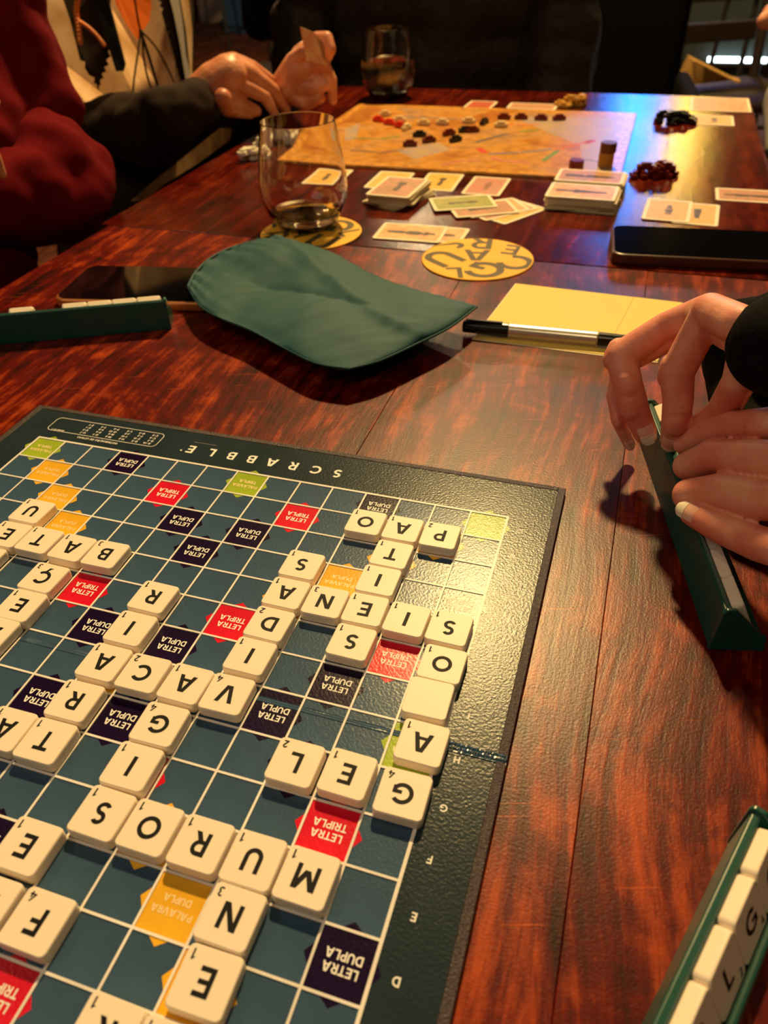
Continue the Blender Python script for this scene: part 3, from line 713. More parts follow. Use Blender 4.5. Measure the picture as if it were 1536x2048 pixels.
# ================================================================ coasters, paper, pen, phones
def coaster(c, label, seed, letters):
    o = mesh('coaster', xf(lathe([(0.0001, 0), (.0505, 0), (.0512, .0005), (.0512, .0011), (.0505, .0015), (.0001, .0015)], 96), Matrix.Identity(4)), COASTER)
    o.cycles.is_caustics_receiver = True; o.location = (c.x, c.y, TZ); tag(o, label, 'coaster', 'yellow beer coasters')
    parts = []
    for ch, dx, dy, h, a in letters:
        V, Fc = text_c(ch, h * 1.22, dx * 1.03, dy * 1.03, a, .00156, .1)
        V = [v if math.hypot(v.x, v.y) < .0500 else Vector((v.x * .05 / math.hypot(v.x, v.y), v.y * .05 / math.hypot(v.x, v.y), v.z)) for v in V]
        parts.append((V, Fc))
    mesh('coaster_print', join(*parts), COINK, o).cycles.is_caustics_receiver = True
    return o
LT = [('A', -.002, .006, .022, PI + .15), ('U', -.030, -.008, .030, PI + .95), ('C', .036, -.004, .028, PI - .5), ('E', .026, .026, .020, PI - .1), ('R', -.004, .036, .024, PI + .1), ('G', .012, -.026, .030, PI - .35), ('J', -.032, .024, .024, PI - 1.2), ('L', -.012, -.038, .020, PI + .3)]
cc1 = Vector((-.0955, .6670, 0)); coaster(cc1, 'round yellow coaster with bold dark letters, uncovered, above the paper', 1, LT)
cc2 = Vector((-.2735, .6990, 0)); coaster(cc2, 'round yellow lettered coaster under the nearly empty glass', 2, [(a, b * math.cos(2) - c * math.sin(2), b * math.sin(2) + c * math.cos(2), h, g_ + 2) for a, b, c, h, g_ in LT])

pp = [at(*p) for p in ((1033, 569), (948, 678), (1226, 713))]; fr = pp[0] + (pp[2] - pp[1]) * 1.32 + Vector((0, -.004, 0)); nr = pp[1] + (pp[2] - pp[1]) * 1.30
pr_ = empty('paper_sheet', (pp[1].x, pp[1].y, TZ), 0, 'yellow folded sheet of paper lying under the pen', 'paper')
def loc_pts(l, o_): return [(p.x - o_.x, p.y - o_.y) for p in l]
k1 = .72
ma, mb = pp[1].lerp(nr, k1), pp[0].lerp(fr, k1)
mesh('paper_leaf', prism(loc_pts([pp[1], ma, mb, pp[0]], pp[1]), .0006, .0010), PAPER, pr_)
mesh('paper_leaf', prism(loc_pts([ma + Vector((.0004, 0, 0)), nr, fr, mb + Vector((.0004, 0, 0))], pp[1]), .0006, .0011), PAPER, pr_)
q0, q1, q2, q3 = pp[1] + Vector((-.0012, -.0015, 0)), nr + Vector((0, -.0015, 0)), fr + Vector((0, .001, 0)), pp[0] + Vector((-.0012, .001, 0))
mesh('under_leaf', prism(loc_pts([q0, q1, q2, q3], pp[1]), 0, .0005), PAPER2, pr_)
def pen():
    a, b = at(926, 652, TZ + .0065), at(1266, 684, TZ + .0065); d = b - a; L = d.length; dn = d.normalized()
    r = empty('marker_pen', a, 0, 'black and silver pen lying across the yellow paper', 'pen', rot=(0, 0, math.atan2(d.y, d.x)))
    k1_, k2_ = (at(1017, 660, .003) - a).dot(dn), (at(1195, 676, .003) - a).dot(dn)
    def seg(name, x0, x1, r0, r1, m):
        v, f = tube([(x0, 0, 0), (x0 + .0006, 0, 0), (x1 - .0006, 0, 0), (x1, 0, 0)], [r0 * .86, r0, r1, r1 * .86], 28); return mesh(name, (v, f), m, r, False)
    seg('pen_cap', 0, k1_, .0046, .0052, PENB); seg('barrel', k1_ + .0001, k2_, .0050, .0050, PENW); seg('end_cap', k2_ + .0001, L, .0050, .0044, PENB)
    mesh('clip', box(.002, .030, -.0012, .0012, .0050, .0062, .0003), PENB, r)
pen()
def phone(label, p0, p1, length, wdt, caseM, th=.0085):
    "p0 near-left corner, p1 direction point along the length"
    d = (p1 - p0); rz = math.atan2(d.y, d.x)
    r = empty('smartphone', (p0.x, p0.y, TZ), rz, label, 'phone')
    mesh('phone_case', prism(rrect(length, wdt, .011, 8, length / 2, wdt / 2), 0, th - .0006), caseM, r)
    b = r.children[0].modifiers.new('bevel', 'BEVEL'); b.width = .0022; b.segments = 3; b.limit_method = 'ANGLE'
    mesh('screen', prism(rrect(length - .005, wdt - .005, .0095, 8, length / 2, wdt / 2), th - .0012, th), SCREEN, r)
    mesh('side_button', box(length * .25, length * .38, -.0006, .0003, th * .4, th * .65, .0002), caseM, r)
phone('dark smartphone with a gold edge beside the left rack', at(103, 604, .002), at(402, 612, .002), .148, .076, GOLD)
phone('black smartphone in a brown case at the right table edge', at(1222, 520, .001), at(1530, 535, .001), .155, .077, PCASE, .0105)

# ================================================================ glasses
def glass(base, label, level):
    r = empty('stemless_glass', base, 0, label, 'glass')
    out = [(.0001, 0), (.024, 0), (.0275, .0012), (.0330, .0070), (.0385, .0160), (.0425, .0270), (.0440, .0380), (.0435, .050), (.0415, .066), (.0385, .084), (.0358, .0985)]
    inn = [(.0349, .0985), (.0374, .084), (.0403, .066), (.0423, .050), (.0428, .038), (.0413, .0275), (.0372, .0175), (.0310, .0100), (.0230, .0068), (.0001, .0062)]
    P = out + [(.03575, .0992), (.0353, .0994), (.03495, .0992)] + inn
    mesh('bowl', lathe(P, 96), GLASS, r, True).cycles.is_caustics_caster = True
    def ri(z):
        q = sorted([(b, a) for a, b in inn])
        for (z0, r0), (z1, r1) in zip(q[:-1], q[1:]):
            if z0 <= z <= z1: return r0 + (r1 - r0) * (z - z0) / (z1 - z0)
        return .023
    zs = [.0064] + [.0064 + (level - .0064) * k / 8 for k in range(1, 9)]
    prof = [(.0001, .0060)] + [(ri(z) + .00015, z) for z in zs] + [(.0001, level)]
    mesh('white_wine', lathe(prof, 72), WINE, r, False).cycles.is_caustics_caster = True
glass(Vector((-.2845, .7150, TZ + .0015)), 'nearly empty stemless wine glass standing on the lettered coaster', .0155)
glass(Vector((-.3900, 1.3350, TZ)), 'stemless glass half full of white wine behind the map game', .0560)

# ================================================================ map game
P = [at(566, 322, 0), at(1243, 362, 0), at(1256, 224, 0), at(708, 208, 0)]
x0, x1, y0, y1 = -.4180, .0120, .9300, 1.2680
mp = mesh('map_game_board', box(x0, x1, y0, y1, TZ, 0, .0004), MAP); tag(mp, 'tan train map game board with orange border on the far table', 'board game')
bt = []
n = 34
for k in range(n):
    a = x0 + .004 + (x1 - x0 - .008) * k / n; b_ = a + (x1 - x0 - .008) / n - .0016
    bt += [box(a, b_, y0 + .003, y0 + .014, .0, .00012), box(a, b_, y1 - .014, y1 - .003, .0, .00012)]
for k in range(25):
    a = y0 + .016 + (y1 - y0 - .032) * k / 25; b_ = a + (y1 - y0 - .032) / 25 - .0016
    bt += [box(x0 + .003, x0 + .014, a, b_, 0, .00012), box(x1 - .014, x1 - .003, a, b_, 0, .00012)]
mesh('score_track', join(*bt), MAPB, mp)
def route(pts, mat, w_=.0055):
    Pp = [at(u, v, .0002) for u, v in pts]; out = []
    for a, b in zip(Pp[:-1], Pp[1:]):
        d = (b - a); L = d.length; d.normalize(); nn = Vector((-d.y, d.x, 0)) * w_ / 2
        k = max(1, int(L / .024))
        for i in range(k):
            s0, s1 = a + d * (L * i / k + .001), a + d * (L * (i + 1) / k - .001)
            out.append(([s0 + nn, s0 - nn, s1 - nn, s1 + nn], [[0, 1, 2, 3]]))
    mesh('route_line', join(*out), mat, mp)
RB = plain('blue_route_print', (.16, .17, .28), .4); RG = plain('green_route_print', (.10, .26, .03), .4); RR = plain('red_route_print', (.62, .04, .03), .4); RO = plain('orange_route_print', (.7, .16, .02), .4); RP_ = plain('pink_route_print', (.6, .16, .16), .4); RK = plain('grey_route_print', (.14, .10, .09), .4)
route([(975, 308), (1040, 305), (1105, 298)], RB); route([(1085, 322), (1100, 312), (1118, 300)], RG); route([(955, 296), (972, 306)], RR, .009)
route([(980, 315), (1010, 322), (1060, 325)], RP_); route([(1110, 300), (1150, 290), (1185, 280)], RO); route([(1170, 287), (1190, 280)], RR, .008)
route([(1038, 263), (1080, 260)], RG); route([(990, 245), (1030, 250), (1080, 248)], RO); route([(950, 285), (985, 275), (1015, 267)], RK, .007)
route([(700, 300), (760, 305), (810, 300)], RK, .004); route([(705, 275), (760, 278), (800, 272)], RG, .004); route([(790, 232), (880, 236), (955, 240)], RB, .004); route([(880, 330), (930, 320), (960, 322)], RP_, .004)
route([(1140, 315), (1190, 322), (1225, 332)], RK, .004)
SEA = plain('lilac_sea_print', (.40, .29, .27), .35, var=(40, (.52, .34, .18)))
for pts in ([(1020, 232), (1235, 236), (1222, 345), (1165, 338), (1160, 290), (1090, 262)], [(690, 258), (720, 246), (712, 278), (690, 282)], [(790, 300), (880, 285), (900, 300), (830, 318)]):
    Q = [at(u, v, 0) for u, v in pts]
    mesh('sea_print', prism([(p.x, p.y) for p in Q], -.0001, .00008 ), SEA, mp)
def train_vf():
    b = box(-.0095, .0095, -.0032, .0032, 0, .0052, .0008); c = box(-.0055, .0055, -.0026, .0026, .0052, .0078, .0007)
    w_ = [xf(lathe([(.0001, -.0006), (.0016, -.0006), (.0016, .0006), (.0001, .0006)], 10), Matrix.Translation((x, y, .0016)) @ Matrix.Rotation(PI / 2, 4, 'X')) for x in (-.006, .006) for y in (-.0034, .0034)]
    return join(b, c, *w_)
tr = train_vf(); tdat = {}
def train(mat, P, rz, label, group, tilt=0):
    if mat.name not in tdat:
        o = mesh('train_piece', tr, mat); tdat[mat.name] = o.data
    else:
        o = bpy.data.objects.new('train_piece', tdat[mat.name]); COL.objects.link(o)
    o.location = P; o.rotation_euler = (tilt, 0, rz); tag(o, label, 'game piece', group)
pos = [(PBLK, 839, 273, .3, 'black train piece standing alone left of the others on the map'), (PBLK, 911, 283, .9, 'black train piece nearest the viewer in the middle of the map'), (PBLK, 930, 264, .5, 'black train piece beside a dark red one on the map'), (PBLK, 968, 248, 1.3, 'black train piece standing tall at the upper middle of the map'),
       (PRED, 820, 292, .2, 'dark red train piece at the left, below the black one'), (PRED, 858, 284, .6, 'dark red train piece between the two black ones'), (PRED, 898, 270, .8, 'dark red train piece behind the nearest black one'), (PRED, 945, 264, .4, 'dark red train piece right of the black pair'),
       (PRED, 1008, 238, .0, 'leftmost dark red train piece in the row near the far edge'), (PRED, 1042, 238, .1, 'second dark red train piece in the far row'), (PRED, 1082, 240, .0, 'third dark red train piece in the far row'), (PRED, 1118, 240, .4, 'last dark red train piece in the far row'),
       (PYEL, 813, 259, 1.3, 'cream train piece at the right end of the red bar'), (PYEL, 847, 250, .0, 'first cream train piece in the row right of the red bar'), (PYEL, 885, 249, .0, 'second cream train piece in the row'), (PYEL, 937, 246, .1, 'third cream train piece in the row'), (PYEL, 1002, 254, .1, 'cream train piece right of the tall black one'),
       (PYEL, 799, 243, .1, 'cream train piece above the red bar'), (PYEL, 770, 232, .4, 'cream train shape standing in for a reflection of the far wine glass')]  # last entry is a glass reflection, put in as a solid cream shape
for m_, u, v, a, lab in pos: train(m_, at(u, v, .0003) * 1.0, a, lab, 'train pieces on the map')
for k in range(3):
    p = at(757 + k * 22, 243 + k * 6, .0003); train(BRED, p, -.35, 'bright red train piece in a line of three on the map', 'bright red train pieces')
def pile(mat, u0, v0, u1, v1, n, lab, group, layers=2):
    a, b = at(u0, v0), at(u1, v1); rr = random.Random(int(u0))
    for k in range(n):
        ly = 0 if k < n * .62 else 1
        t_ = rr.random() if ly == 0 else .15 + .7 * rr.random()
        p = a.lerp(b, t_) + Vector((0, rr.uniform(-.010, .014) * (1 - .5 * ly), .0003 + ly * .0075))
        train(mat, p, rr.uniform(0, PI), lab, group, rr.choice((0, 0, .3, -.25)) * ly)
pile(PBLK, 1312, 246, 1380, 247, 18, 'black train piece in the loose black heap at the right', 'heap of black train pieces')
pile(PRED, 1270, 352, 1342, 352, 18, 'dark red train piece in the loose red heap beside the card piles', 'heap of dark red train pieces')
pile(PNAT, 1118, 213, 1172, 212, 14, 'amber train piece in the heap behind the map', 'heap of amber train pieces')
pile(PWHT, 484, 322, 516, 318, 16, 'white train piece in the small heap left of the glass', 'heap of white train pieces')
pile(PWHT, 515, 296, 600, 290, 20, 'white train piece in the heap seen through the glass', 'heap of white train pieces behind the glass')
def cyl_piece(name, P, r_, h, m, label, tilt=0):
    o = mesh(name, lathe([(.0001, 0), (r_ * .93, 0), (r_, .0008), (r_, h - .0008), (r_ * .93, h), (.0001, h)], 32), m); o.location = P; tag(o, label, 'game piece'); return o
pb = at(1210, 332, 0)
cyl_piece('wooden_station_piece', pb, .0088, .0155, PWOOD, 'amber round wooden piece standing near the right edge of the map')
cyl_piece('wooden_station_piece', pb + Vector((.001, 0, .0156)), .0094, .0110, PDW, 'dark brown round wooden piece stacked on the amber one')
cyl_piece('wooden_station_piece', at(1151, 343, 0), .0085, .0130, PRED, 'dark red round wooden piece at the near edge of the map')

# ---------------------------------------------------------------- cards
CW, CH, CT = .044, .068, .0005
cbase = {}
def pic_train(w_, h_, z, seed, n=9):
    rr = random.Random(seed); out = []
    for k in range(n):
        x = (-.36 + .72 * k / (n - 1)) * w_; hh = (.12 + .16 * rr.random()) * h_; ww = .045 * w_ * (1 + rr.random())
        y = -.04 * h_
        out.append(([Vector((x - ww, y - hh / 2, z + k * 2e-6)), Vector((x + ww, y - hh / 2, z + k * 2e-6)), Vector((x + ww * .7, y + hh / 2, z + k * 2e-6)), Vector((x - ww * .8, y + hh / 2 + .01 * h_, z + k * 2e-6))], [[0, 1, 2, 3]]))
    return join(*out)
def card(P, rz, mat, label, group, th=CT, pic=True, seed=0, w_=CW, h_=CH, dark=CDK):
    o = mesh('game_card', prism(rrect(w_, h_, .003, 4), 0, th), CARDW)
    o.location = P; o.rotation_euler = (0, 0, rz); tag(o, label, 'card', group)
    if mat:
        mesh('card_print', prism(rrect(w_ - .007, h_ - .007, .0015, 3), th - .0001, th + .00006), mat, o)
        if pic:
            if w_ > h_: mesh('card_picture', pic_train(w_ - .009, h_ - .009, th + .0001, seed), dark, o)
            else:
                v, f = pic_train(h_ - .02, w_ - .012, th + .0001, seed, 7); mesh('card_picture', ([Vector((-p.y * .9, p.x * .75, p.z)) for p in v], f), dark, o)
    return o
Z = Vector((0, 0, 1))
card(Vector((-.3265, .8850, TZ)), .02, COR2, 'orange card face up, seen half through the near glass', 'open cards in a row', seed=1)
card(Vector((-.2490, .8880, TZ)), .0, COR2, 'orange card face up, second in the row below the map', 'open cards in a row', seed=2)
card(Vector((-.1885, .8930, TZ)), .02, COR2, 'orange card face up, just left of the pink card', 'open cards in a row', seed=3)
card(Vector((-.1325, .8880, TZ)), -.02, CPI, 'pink card face up at the right end of the row', 'open cards in a row', seed=4, dark=plain('mauve_picture_print', (.30, .12, .09), .45))
ORD = ['lowest card', 'second card', 'third card', 'fourth card', 'fifth card', 'sixth card', 'seventh card', 'eighth card', 'ninth card']
def stack(c, rz, n, th, mat, lab, group, w_=CW, h_=CH, jit=.0016, seed=0, skew=()):
    rr = random.Random(seed)
    for k in range(n):
        top = k == n - 1
        a = rz + (rr.uniform(-.05, .05) if not top else 0) + (skew[k] if k < len(skew) else 0)
        p = Vector((c.x + rr.uniform(-jit, jit), c.y + rr.uniform(-jit, jit), TZ + k * th))
        o = card(p, a, mat if top else None, (ORD[k] + ' from the bottom, in the ' + lab[12:]) if not top else lab.replace('card in', 'picture card on top of'), group, th - .00002, top, seed, w_, h_)
        if not top: o.data.materials[0] = CARDE
stack(Vector((-.2180, .8235, 0)), -.06, 9, .0015, CBR, 'card in the pile left of the green card', 'cards in the left pile', w_=.050, h_=.070, seed=3, skew=(-.35, -.3, -.15, 0.1))
stack(Vector((-.0180, .9060, 0)), -.03, 8, .0015, CBR, 'card in the pile touching the near edge of the map', 'cards in the back pile', w_=.074, h_=.046, seed=5)
stack(Vector((-.0200, .8450, 0)), -.03, 9, .0015, CTAN, 'card in the pile left of the black phone', 'cards in the front pile', w_=.072, h_=.050, seed=8, skew=(0, .1, -.06))
fan = [(1022, 424, -.55, COR2, 'amber card lowest at the right of the fanned cards'), (1000, 420, -.75, CBR, 'brown card second from the right in the fan'), (985, 418, -.95, CTAN, 'tan card in the middle of the fan'), (965, 421, -1.1, CBR, 'brown card directly under the green card'), (925, 410, -1.15, CGR, 'green card on top of the fanned cards')]
for k, (u, v, a, m_, lab) in enumerate(fan):
    card(at(u, v) + Z * (.0006 * k), a, m_, lab, 'fanned cards', seed=20 + k)
card(at(866, 468) + Z * 0, -.02, CTAN, 'card mostly hidden under the orange train card above the coaster', 'pair above the coaster', w_=.066, h_=.044, seed=31)
card(at(822, 467) + Z * .0007, .02, CTAN, 'orange train card on top of another, above the green bag', 'pair above the coaster', w_=.068, h_=.046, seed=32)
card(at(1392, 428) + Z * 0, -.05, COR, 'orange card partly under its neighbour behind the black phone', 'pair behind the black phone', seed=41)
card(at(1335, 422) + Z * .0007, -.05, COR, 'orange card on top of its neighbour behind the black phone', 'pair behind the black phone', seed=42, w_=.046)
card(at(1500, 392), .0, CBR, 'pale train card at the right edge of the far table', 'single cards', w_=.070, h_=.044, seed=43)
card(at(1426, 241), .0, COR, 'orange card behind the heap of black pieces', 'single cards', w_=.055, h_=.060, seed=44)
card(at(960, 211) + Z * 0, -.05, CRED, 'red card lying behind the far edge of the map', 'single cards', w_=.044, h_=.06, seed=45, pic=False)
card(at(1065, 213) + Z * 0, -.02, CBR, 'pale card behind the far edge of the map', 'single cards', w_=.075, h_=.04, seed=46, pic=False)
sh = card(at(1440, 209), -.0, CTAN, 'long pale score sheet at the far right corner of the table', 'single cards', w_=.085, h_=.095, seed=47, pic=False)
sh['category'] = 'paper'
rr = random.Random(5); tl_ = []
for i in range(9):
    x = -.034
    while x < .032:
        l_ = rr.uniform(.003, .009); tl_.append(([Vector((x, -.036 + i * .009, CT + .0002)), Vector((x + l_, -.036 + i * .009, CT + .0002)), Vector((x + l_, -.0335 + i * .009, CT + .0002)), Vector((x, -.0335 + i * .009, CT + .0002))], [[0, 1, 2, 3]])); x += l_ + .002
mesh('printed_lines', join(*tl_), GREYP, sh)

# ================================================================ people
def J(P, rpx): return (P, rpx / ppm(P))
def jz(u, v, z, r): return J(at(u, v, z), r)
def jx(u, v, x, r): return J(atx(u, v, x), r)
def jy(u, v, y, r): return J(aty(u, v, y), r)
def nail(parent, tip, base, r, facing, tipfrac=.30, name='fingernail', ln=1.25, push=1.03):
    "slightly domed nail plate with a pale free edge on the last joint"
    tip, base = Vector(tip), Vector(base); d = (tip - base).normalized()
    nn = (Vector(facing) - d * Vector(facing).dot(d)).normalized(); s = d.cross(nn)
    V, Fc, V2, F2 = [], [], [], []
    L, W_ = r * ln * 1.12, r * .74
    c0 = tip + nn * (r * push) - d * (r * .42)
    nu, nv = 10, 8
    def P(a, b, lift=0):
        ang = (b - .5) * 2.1; wf = (1 - .25 * max(0, (.25 - a) / .25) ** 2) * (1 - .18 * max(0, (a - .8) / .2) ** 2)
        return c0 + d * ((a - .5) * 2 * L * .75) + s * (math.sin(ang) * W_ * 1.1 * wf) + nn * ((math.cos(ang) - 1) * r * .55 + lift - .10 * r * (2 * a - 1) ** 2)
    def patch(a0, a1):
        V, Fc = [], []
        for k, lf in enumerate((0.0004, -.0005)):
            for i in range(nu + 1):
                for j in range(nv + 1): V.append(P(a0 + (a1 - a0) * i / nu, j / nv, lf))
        m = (nu + 1) * (nv + 1)
        for i in range(nu):
            for j in range(nv):
                q = [i * (nv + 1) + j, (i + 1) * (nv + 1) + j, (i + 1) * (nv + 1) + j + 1, i * (nv + 1) + j + 1]
                Fc.append(q); Fc.append([x + m for x in q[::-1]])
        rim = [(i, 0) for i in range(nu + 1)] + [(nu, j) for j in range(1, nv + 1)] + [(i, nv) for i in range(nu - 1, -1, -1)] + [(0, j) for j in range(nv - 1, 0, -1)]
        ids = [i * (nv + 1) + j for i, j in rim]
        for a, b in zip(ids, ids[1:] + ids[:1]): Fc.append([a, b, b + m, a + m])
        return V, Fc
    o = mesh(name, patch(0, 1 - tipfrac), NAIL, parent, True)
    mesh('free_edge', patch(1 - tipfrac, 1.08), NAILT, o, True)
    return o

# person on the right: two hands at the rack, black sleeves
pr1 = empty('person', (.26, .36, 0), 0, 'person in black sleeves at the right whose two pale hands hold a tile rack', 'person')
def keep(o, root):
    o.parent = root; o.matrix_parent_inverse = Matrix.Translation(-Vector(root.location)); return o
tocam = (CP - at(1380, 850, .05)).normalized()
A1 = [jz(1400, 628, .088, 34), jz(1330, 655, .0765, 30), jz(1242, 712, .0600, 31), jz(1256, 770, .0490, 29), jz(1266, 808, .0400, 29), jz(1290, 866, .0240, 23)]
A2 = [jz(1420, 622, .103, 36), jz(1388, 680, .0860, 34), jz(1354, 745, .0680, 34), jz(1356, 800, .0540, 30), jz(1352, 838, .0430, 28), jz(1345, 876, .0270, 24)]
A0 = [jz(1380, 655, .078, 26), jz(1240, 738, .0500, 17), jz(1228, 790, .0360, 15), jz(1236, 840, .0250, 14), jz(1258, 886, .0080, 12.5)]
AT = [jz(1500, 690, .098, 40), jz(1480, 760, .0820, 34), jz(1445, 822, .0570, 31), jz(1385, 868, .0330, 26)]
WR = jz(1560, 690, .105, 62)
A3 = [jz(1440, 650, .094, 32), WR]
def folds(chains):
    out = []
    for ch in chains:
        for (a, ra), (b, rb), (c, rc) in zip(ch[:-2], ch[1:-1], ch[2:]):
            d1, d2 = (a - b).normalized(), (c - b).normalized()
            k = d1 + d2
            if k.length < .12: continue
            o = -k.normalized(); t_ = (d2 - d1).normalized()
            for q in (-1, 0, 1): out.append(ball(b + o * rb * .30 + t_ * rb * .34 * q, rb * (.80 if q else .82), 2))
    return out
hand1 = body('upper_hand', [A1, A2, A0, AT, [A1[0], A2[0]], [A1[0], jz(1470, 660, .100, 44), WR], [A2[0], jz(1480, 650, .108, 40), WR], [AT[0], WR], [WR, jz(1640, 700, .11, 70)]], .0008, SKIN, None, 5, folds([A1, A2, A0]))
keep(hand1, pr1)
def knail(host, ch, rpx=None, facing=None, **k):
    (b, rb), (t_, rt) = ch[-2], ch[-1]
    o = nail(None, t_, b, rt, facing if facing else tocam, **k)
    keep2(o, host); return o
def keep2(o, host):
    o.parent = host; o.matrix_parent_inverse = Matrix.Translation(-Vector(pr1.location)) if False else (Matrix.Translation(Vector(pr1.location)) @ host.matrix_parent_inverse).inverted() if False else Matrix.Identity(4)
    return o
knail(hand1, A1, facing=tocam + Vector((.25, 0, 0)), tipfrac=.3); knail(hand1, A0, facing=tocam + Vector((.0, 0, 0)), tipfrac=.35); knail(hand1, A2, facing=tocam + Vector((-.1, 0, 0)), tipfrac=.12)
B1 = [jz(1690, 860, .085, 46), jz(1600, 842, .0760, 40), jz(1535, 850, .0690, 36), jz(1470, 852, .0580, 31), jz(1420, 862, .0460, 29), jz(1366, 890, .0290, 19)]
B2 = [jz(1700, 945, .082, 48), jz(1610, 925, .0760, 41), jz(1510, 915, .0620, 38), jz(1430, 912, .0480, 35), jz(1375, 932, .0330, 29)]
B3 = [jz(1720, 1040, .080, 50), jz(1640, 1010, .0740, 43), jz(1530, 1000, .0580, 42), jz(1440, 982, .0440, 36), jz(1378, 990, .0320, 33)]
B4 = [jz(1730, 1130, .072, 48), jz(1640, 1120, .0620, 42), jz(1520, 1088, .0450, 37), jz(1440, 1056, .0360, 31), jz(1384, 1028, .0310, 24)]
BW = jz(1860, 1000, .085, 100)
hand2 = body('lower_hand', [B1, B2, B3, B4, [B1[0], B2[0], B3[0], B4[0]], [B1[0], BW], [B2[0], BW], [B3[0], BW], [B4[0], BW], [jz(1760, 860, .06, 40), jz(1600, 890, .045, 34), jz(1480, 900, .035, 28)]], .0009, SKIN, None, 5, folds([B1, B2, B3, B4]))
keep(hand2, pr1)
knail(hand2, B4, facing=tocam + Vector((-.1, -.5, .6)), tipfrac=.34, ln=1.5, push=1.03)
# sleeves, torso out of frame to the right
def vcyl(chain, mat, name, root, voxel=.004, disp=None, smooth=4): return keep(body(name, [chain], voxel, mat, None, smooth, None, disp), root)
slA = vcyl([jz(1534, 676, .100, 78), jz(1560, 690, .104, 104), jz(1640, 700, .108, 120), (Vector((.140, .350, .140)), .034), (Vector((.24, .33, .19)), .050), (Vector((.42, .30, .26)), .066)], BLACK, 'sleeve', pr1, .003)
slA2 = keep(body('jumper_front', [[jz(1412, 652, .050, 30), jz(1440, 700, .036, 38), jz(1468, 800, .026, 52), jz(1520, 880, .030, 62)], [jz(1390, 640, .056, 20), jz(1450, 640, .060, 36), jz(1560, 650, .07, 70), (Vector((.27, .42, .08)), .05)], [jz(1468, 800, .026, 52), jz(1600, 760, .05, 100), (Vector((.27, .40, .06)), .05)]], .003, BLACK, None, 3, None, (.006, .03)), pr1)
slB = vcyl([(BW[0] + Vector((.02, 0, 0)), .04), (Vector((.30, .22, .12)), .052), (Vector((.42, .26, .24)), .064)], BLACK, 'sleeve', pr1)
tor = keep(body('jumper', [[(Vector((.50, .30, -.30)), .15), (Vector((.50, .30, .05)), .15), (Vector((.49, .30, .30)), .13)], [(Vector((.46, .20, .28)), .07), (Vector((.46, .42, .28)), .07)], [(Vector((.5, .3, .3)), .06), (Vector((.5, .3, .42)), .055)]], .01, BLACK), pr1)

# person in burgundy, far left
p2 = empty('person', (-.66, .62, -.3), 0, 'person in a burgundy fleece at the left with an elbow on the table edge', 'person')
XB = -.60
o = keep(body('fleece', [
    [jx(-60, 90, -.66, 130), jx(-30, -20, -.66, 105), jx(-40, -330, -.66, 100)],
    [jx(-4, -70, -.62, 70), jx(24, 50, -.61, 74), jx(50, 130, -.605, 80), jx(70, 210, -.60, 88)],
    [jx(74, 225, -.60, 82), jx(96, 300, -.61, 80)],
    [jx(-60, 90, -.66, 130), jx(-120, 320, -.66, 190), jx(-140, 620, -.66, 190)]], .006, BURG, None, 5, None, (.022, .045)), p2)
keep(body('lower_sleeve', [[jx(104, 352, -.57, 112), jx(110, 370, -.57, 108), jx(40, 395, -.572, 98), jx(-80, 390, -.58, 90)], [jx(104, 372, -.57, 112), jx(92, 300, -.585, 84)]], .005, BURG, None, 5, None, (.020, .04)), p2)
hh = keep(body('hand', [[jx(-190, 345, -.52, 44), jx(-150, 330, -.51, 40), jx(-95, 300, -.50, 38)], [jx(-150, 330, -.51, 40), jx(-100, 345, -.50, 34)], [jx(-90, 290, -.50, 24), jx(-45, 280, -.495, 17), jx(-14, 310, -.493, 15), jx(4, 350, -.491, 10)], [jx(-92, 315, -.502, 22), jx(-55, 320, -.497, 16), jx(-30, 350, -.494, 14), jx(-20, 378, -.492, 10)], [jx(-95, 340, -.503, 20), jx(-65, 352, -.499, 14), jx(-48, 378, -.496, 12), jx(-44, 398, -.494, 9)], [jx(-98, 360, -.503, 17), jx(-78, 378, -.5, 12), jx(-68, 402, -.498, 9)], [jx(-130, 300, -.50, 26), jx(-80, 250, -.497, 18), jx(-40, 222, -.495, 15), jx(-9, 204, -.494, 11)]], .002, SKIN2), p2)
keep(body('trousers', [[jx(-150, 640, -.68, 150), (Vector((-.62, .60, -.30)), .10), (Vector((-.60, .58, -.70)), .07)]], .01, BLACK), p2)

# person in a cream hide poncho with brown sleeves, holding cards
p3 = empty('person', (-.80, 1.25, -.3), 0, 'person in a cream and brown fringed poncho holding a fan of cards', 'person')
XP = -.78
keep(body('shirt', [[jx(250, -260, XP - .10, 120), jx(262, 60, XP - .10, 125), jx(250, 330, XP - .10, 120), jx(240, 560, XP - .1, 120)]], .010, DBROWN, None, 5, None, (.03, .09)), p3)
keep(body('sleeve', [[jx(190, 262, -.70, 50), jx(240, 252, -.68, 62), jx(300, 262, -.62, 70), jx(345, 235, -.575, 60), jy(392, 206, .995, 46)]], .004, DBROWN, None, 4, None, (.014, .04)), p3)
keep(body('sleeve', [[jx(480, 250, -.62, 50), jy(545, 200, 1.16, 34), jy(572, 178, 1.13, 30)], [jx(250, 280, -.80, 60), jx(400, 300, -.72, 60), jx(480, 250, -.62, 50)]], .005, BLACK, None, 4), p3)
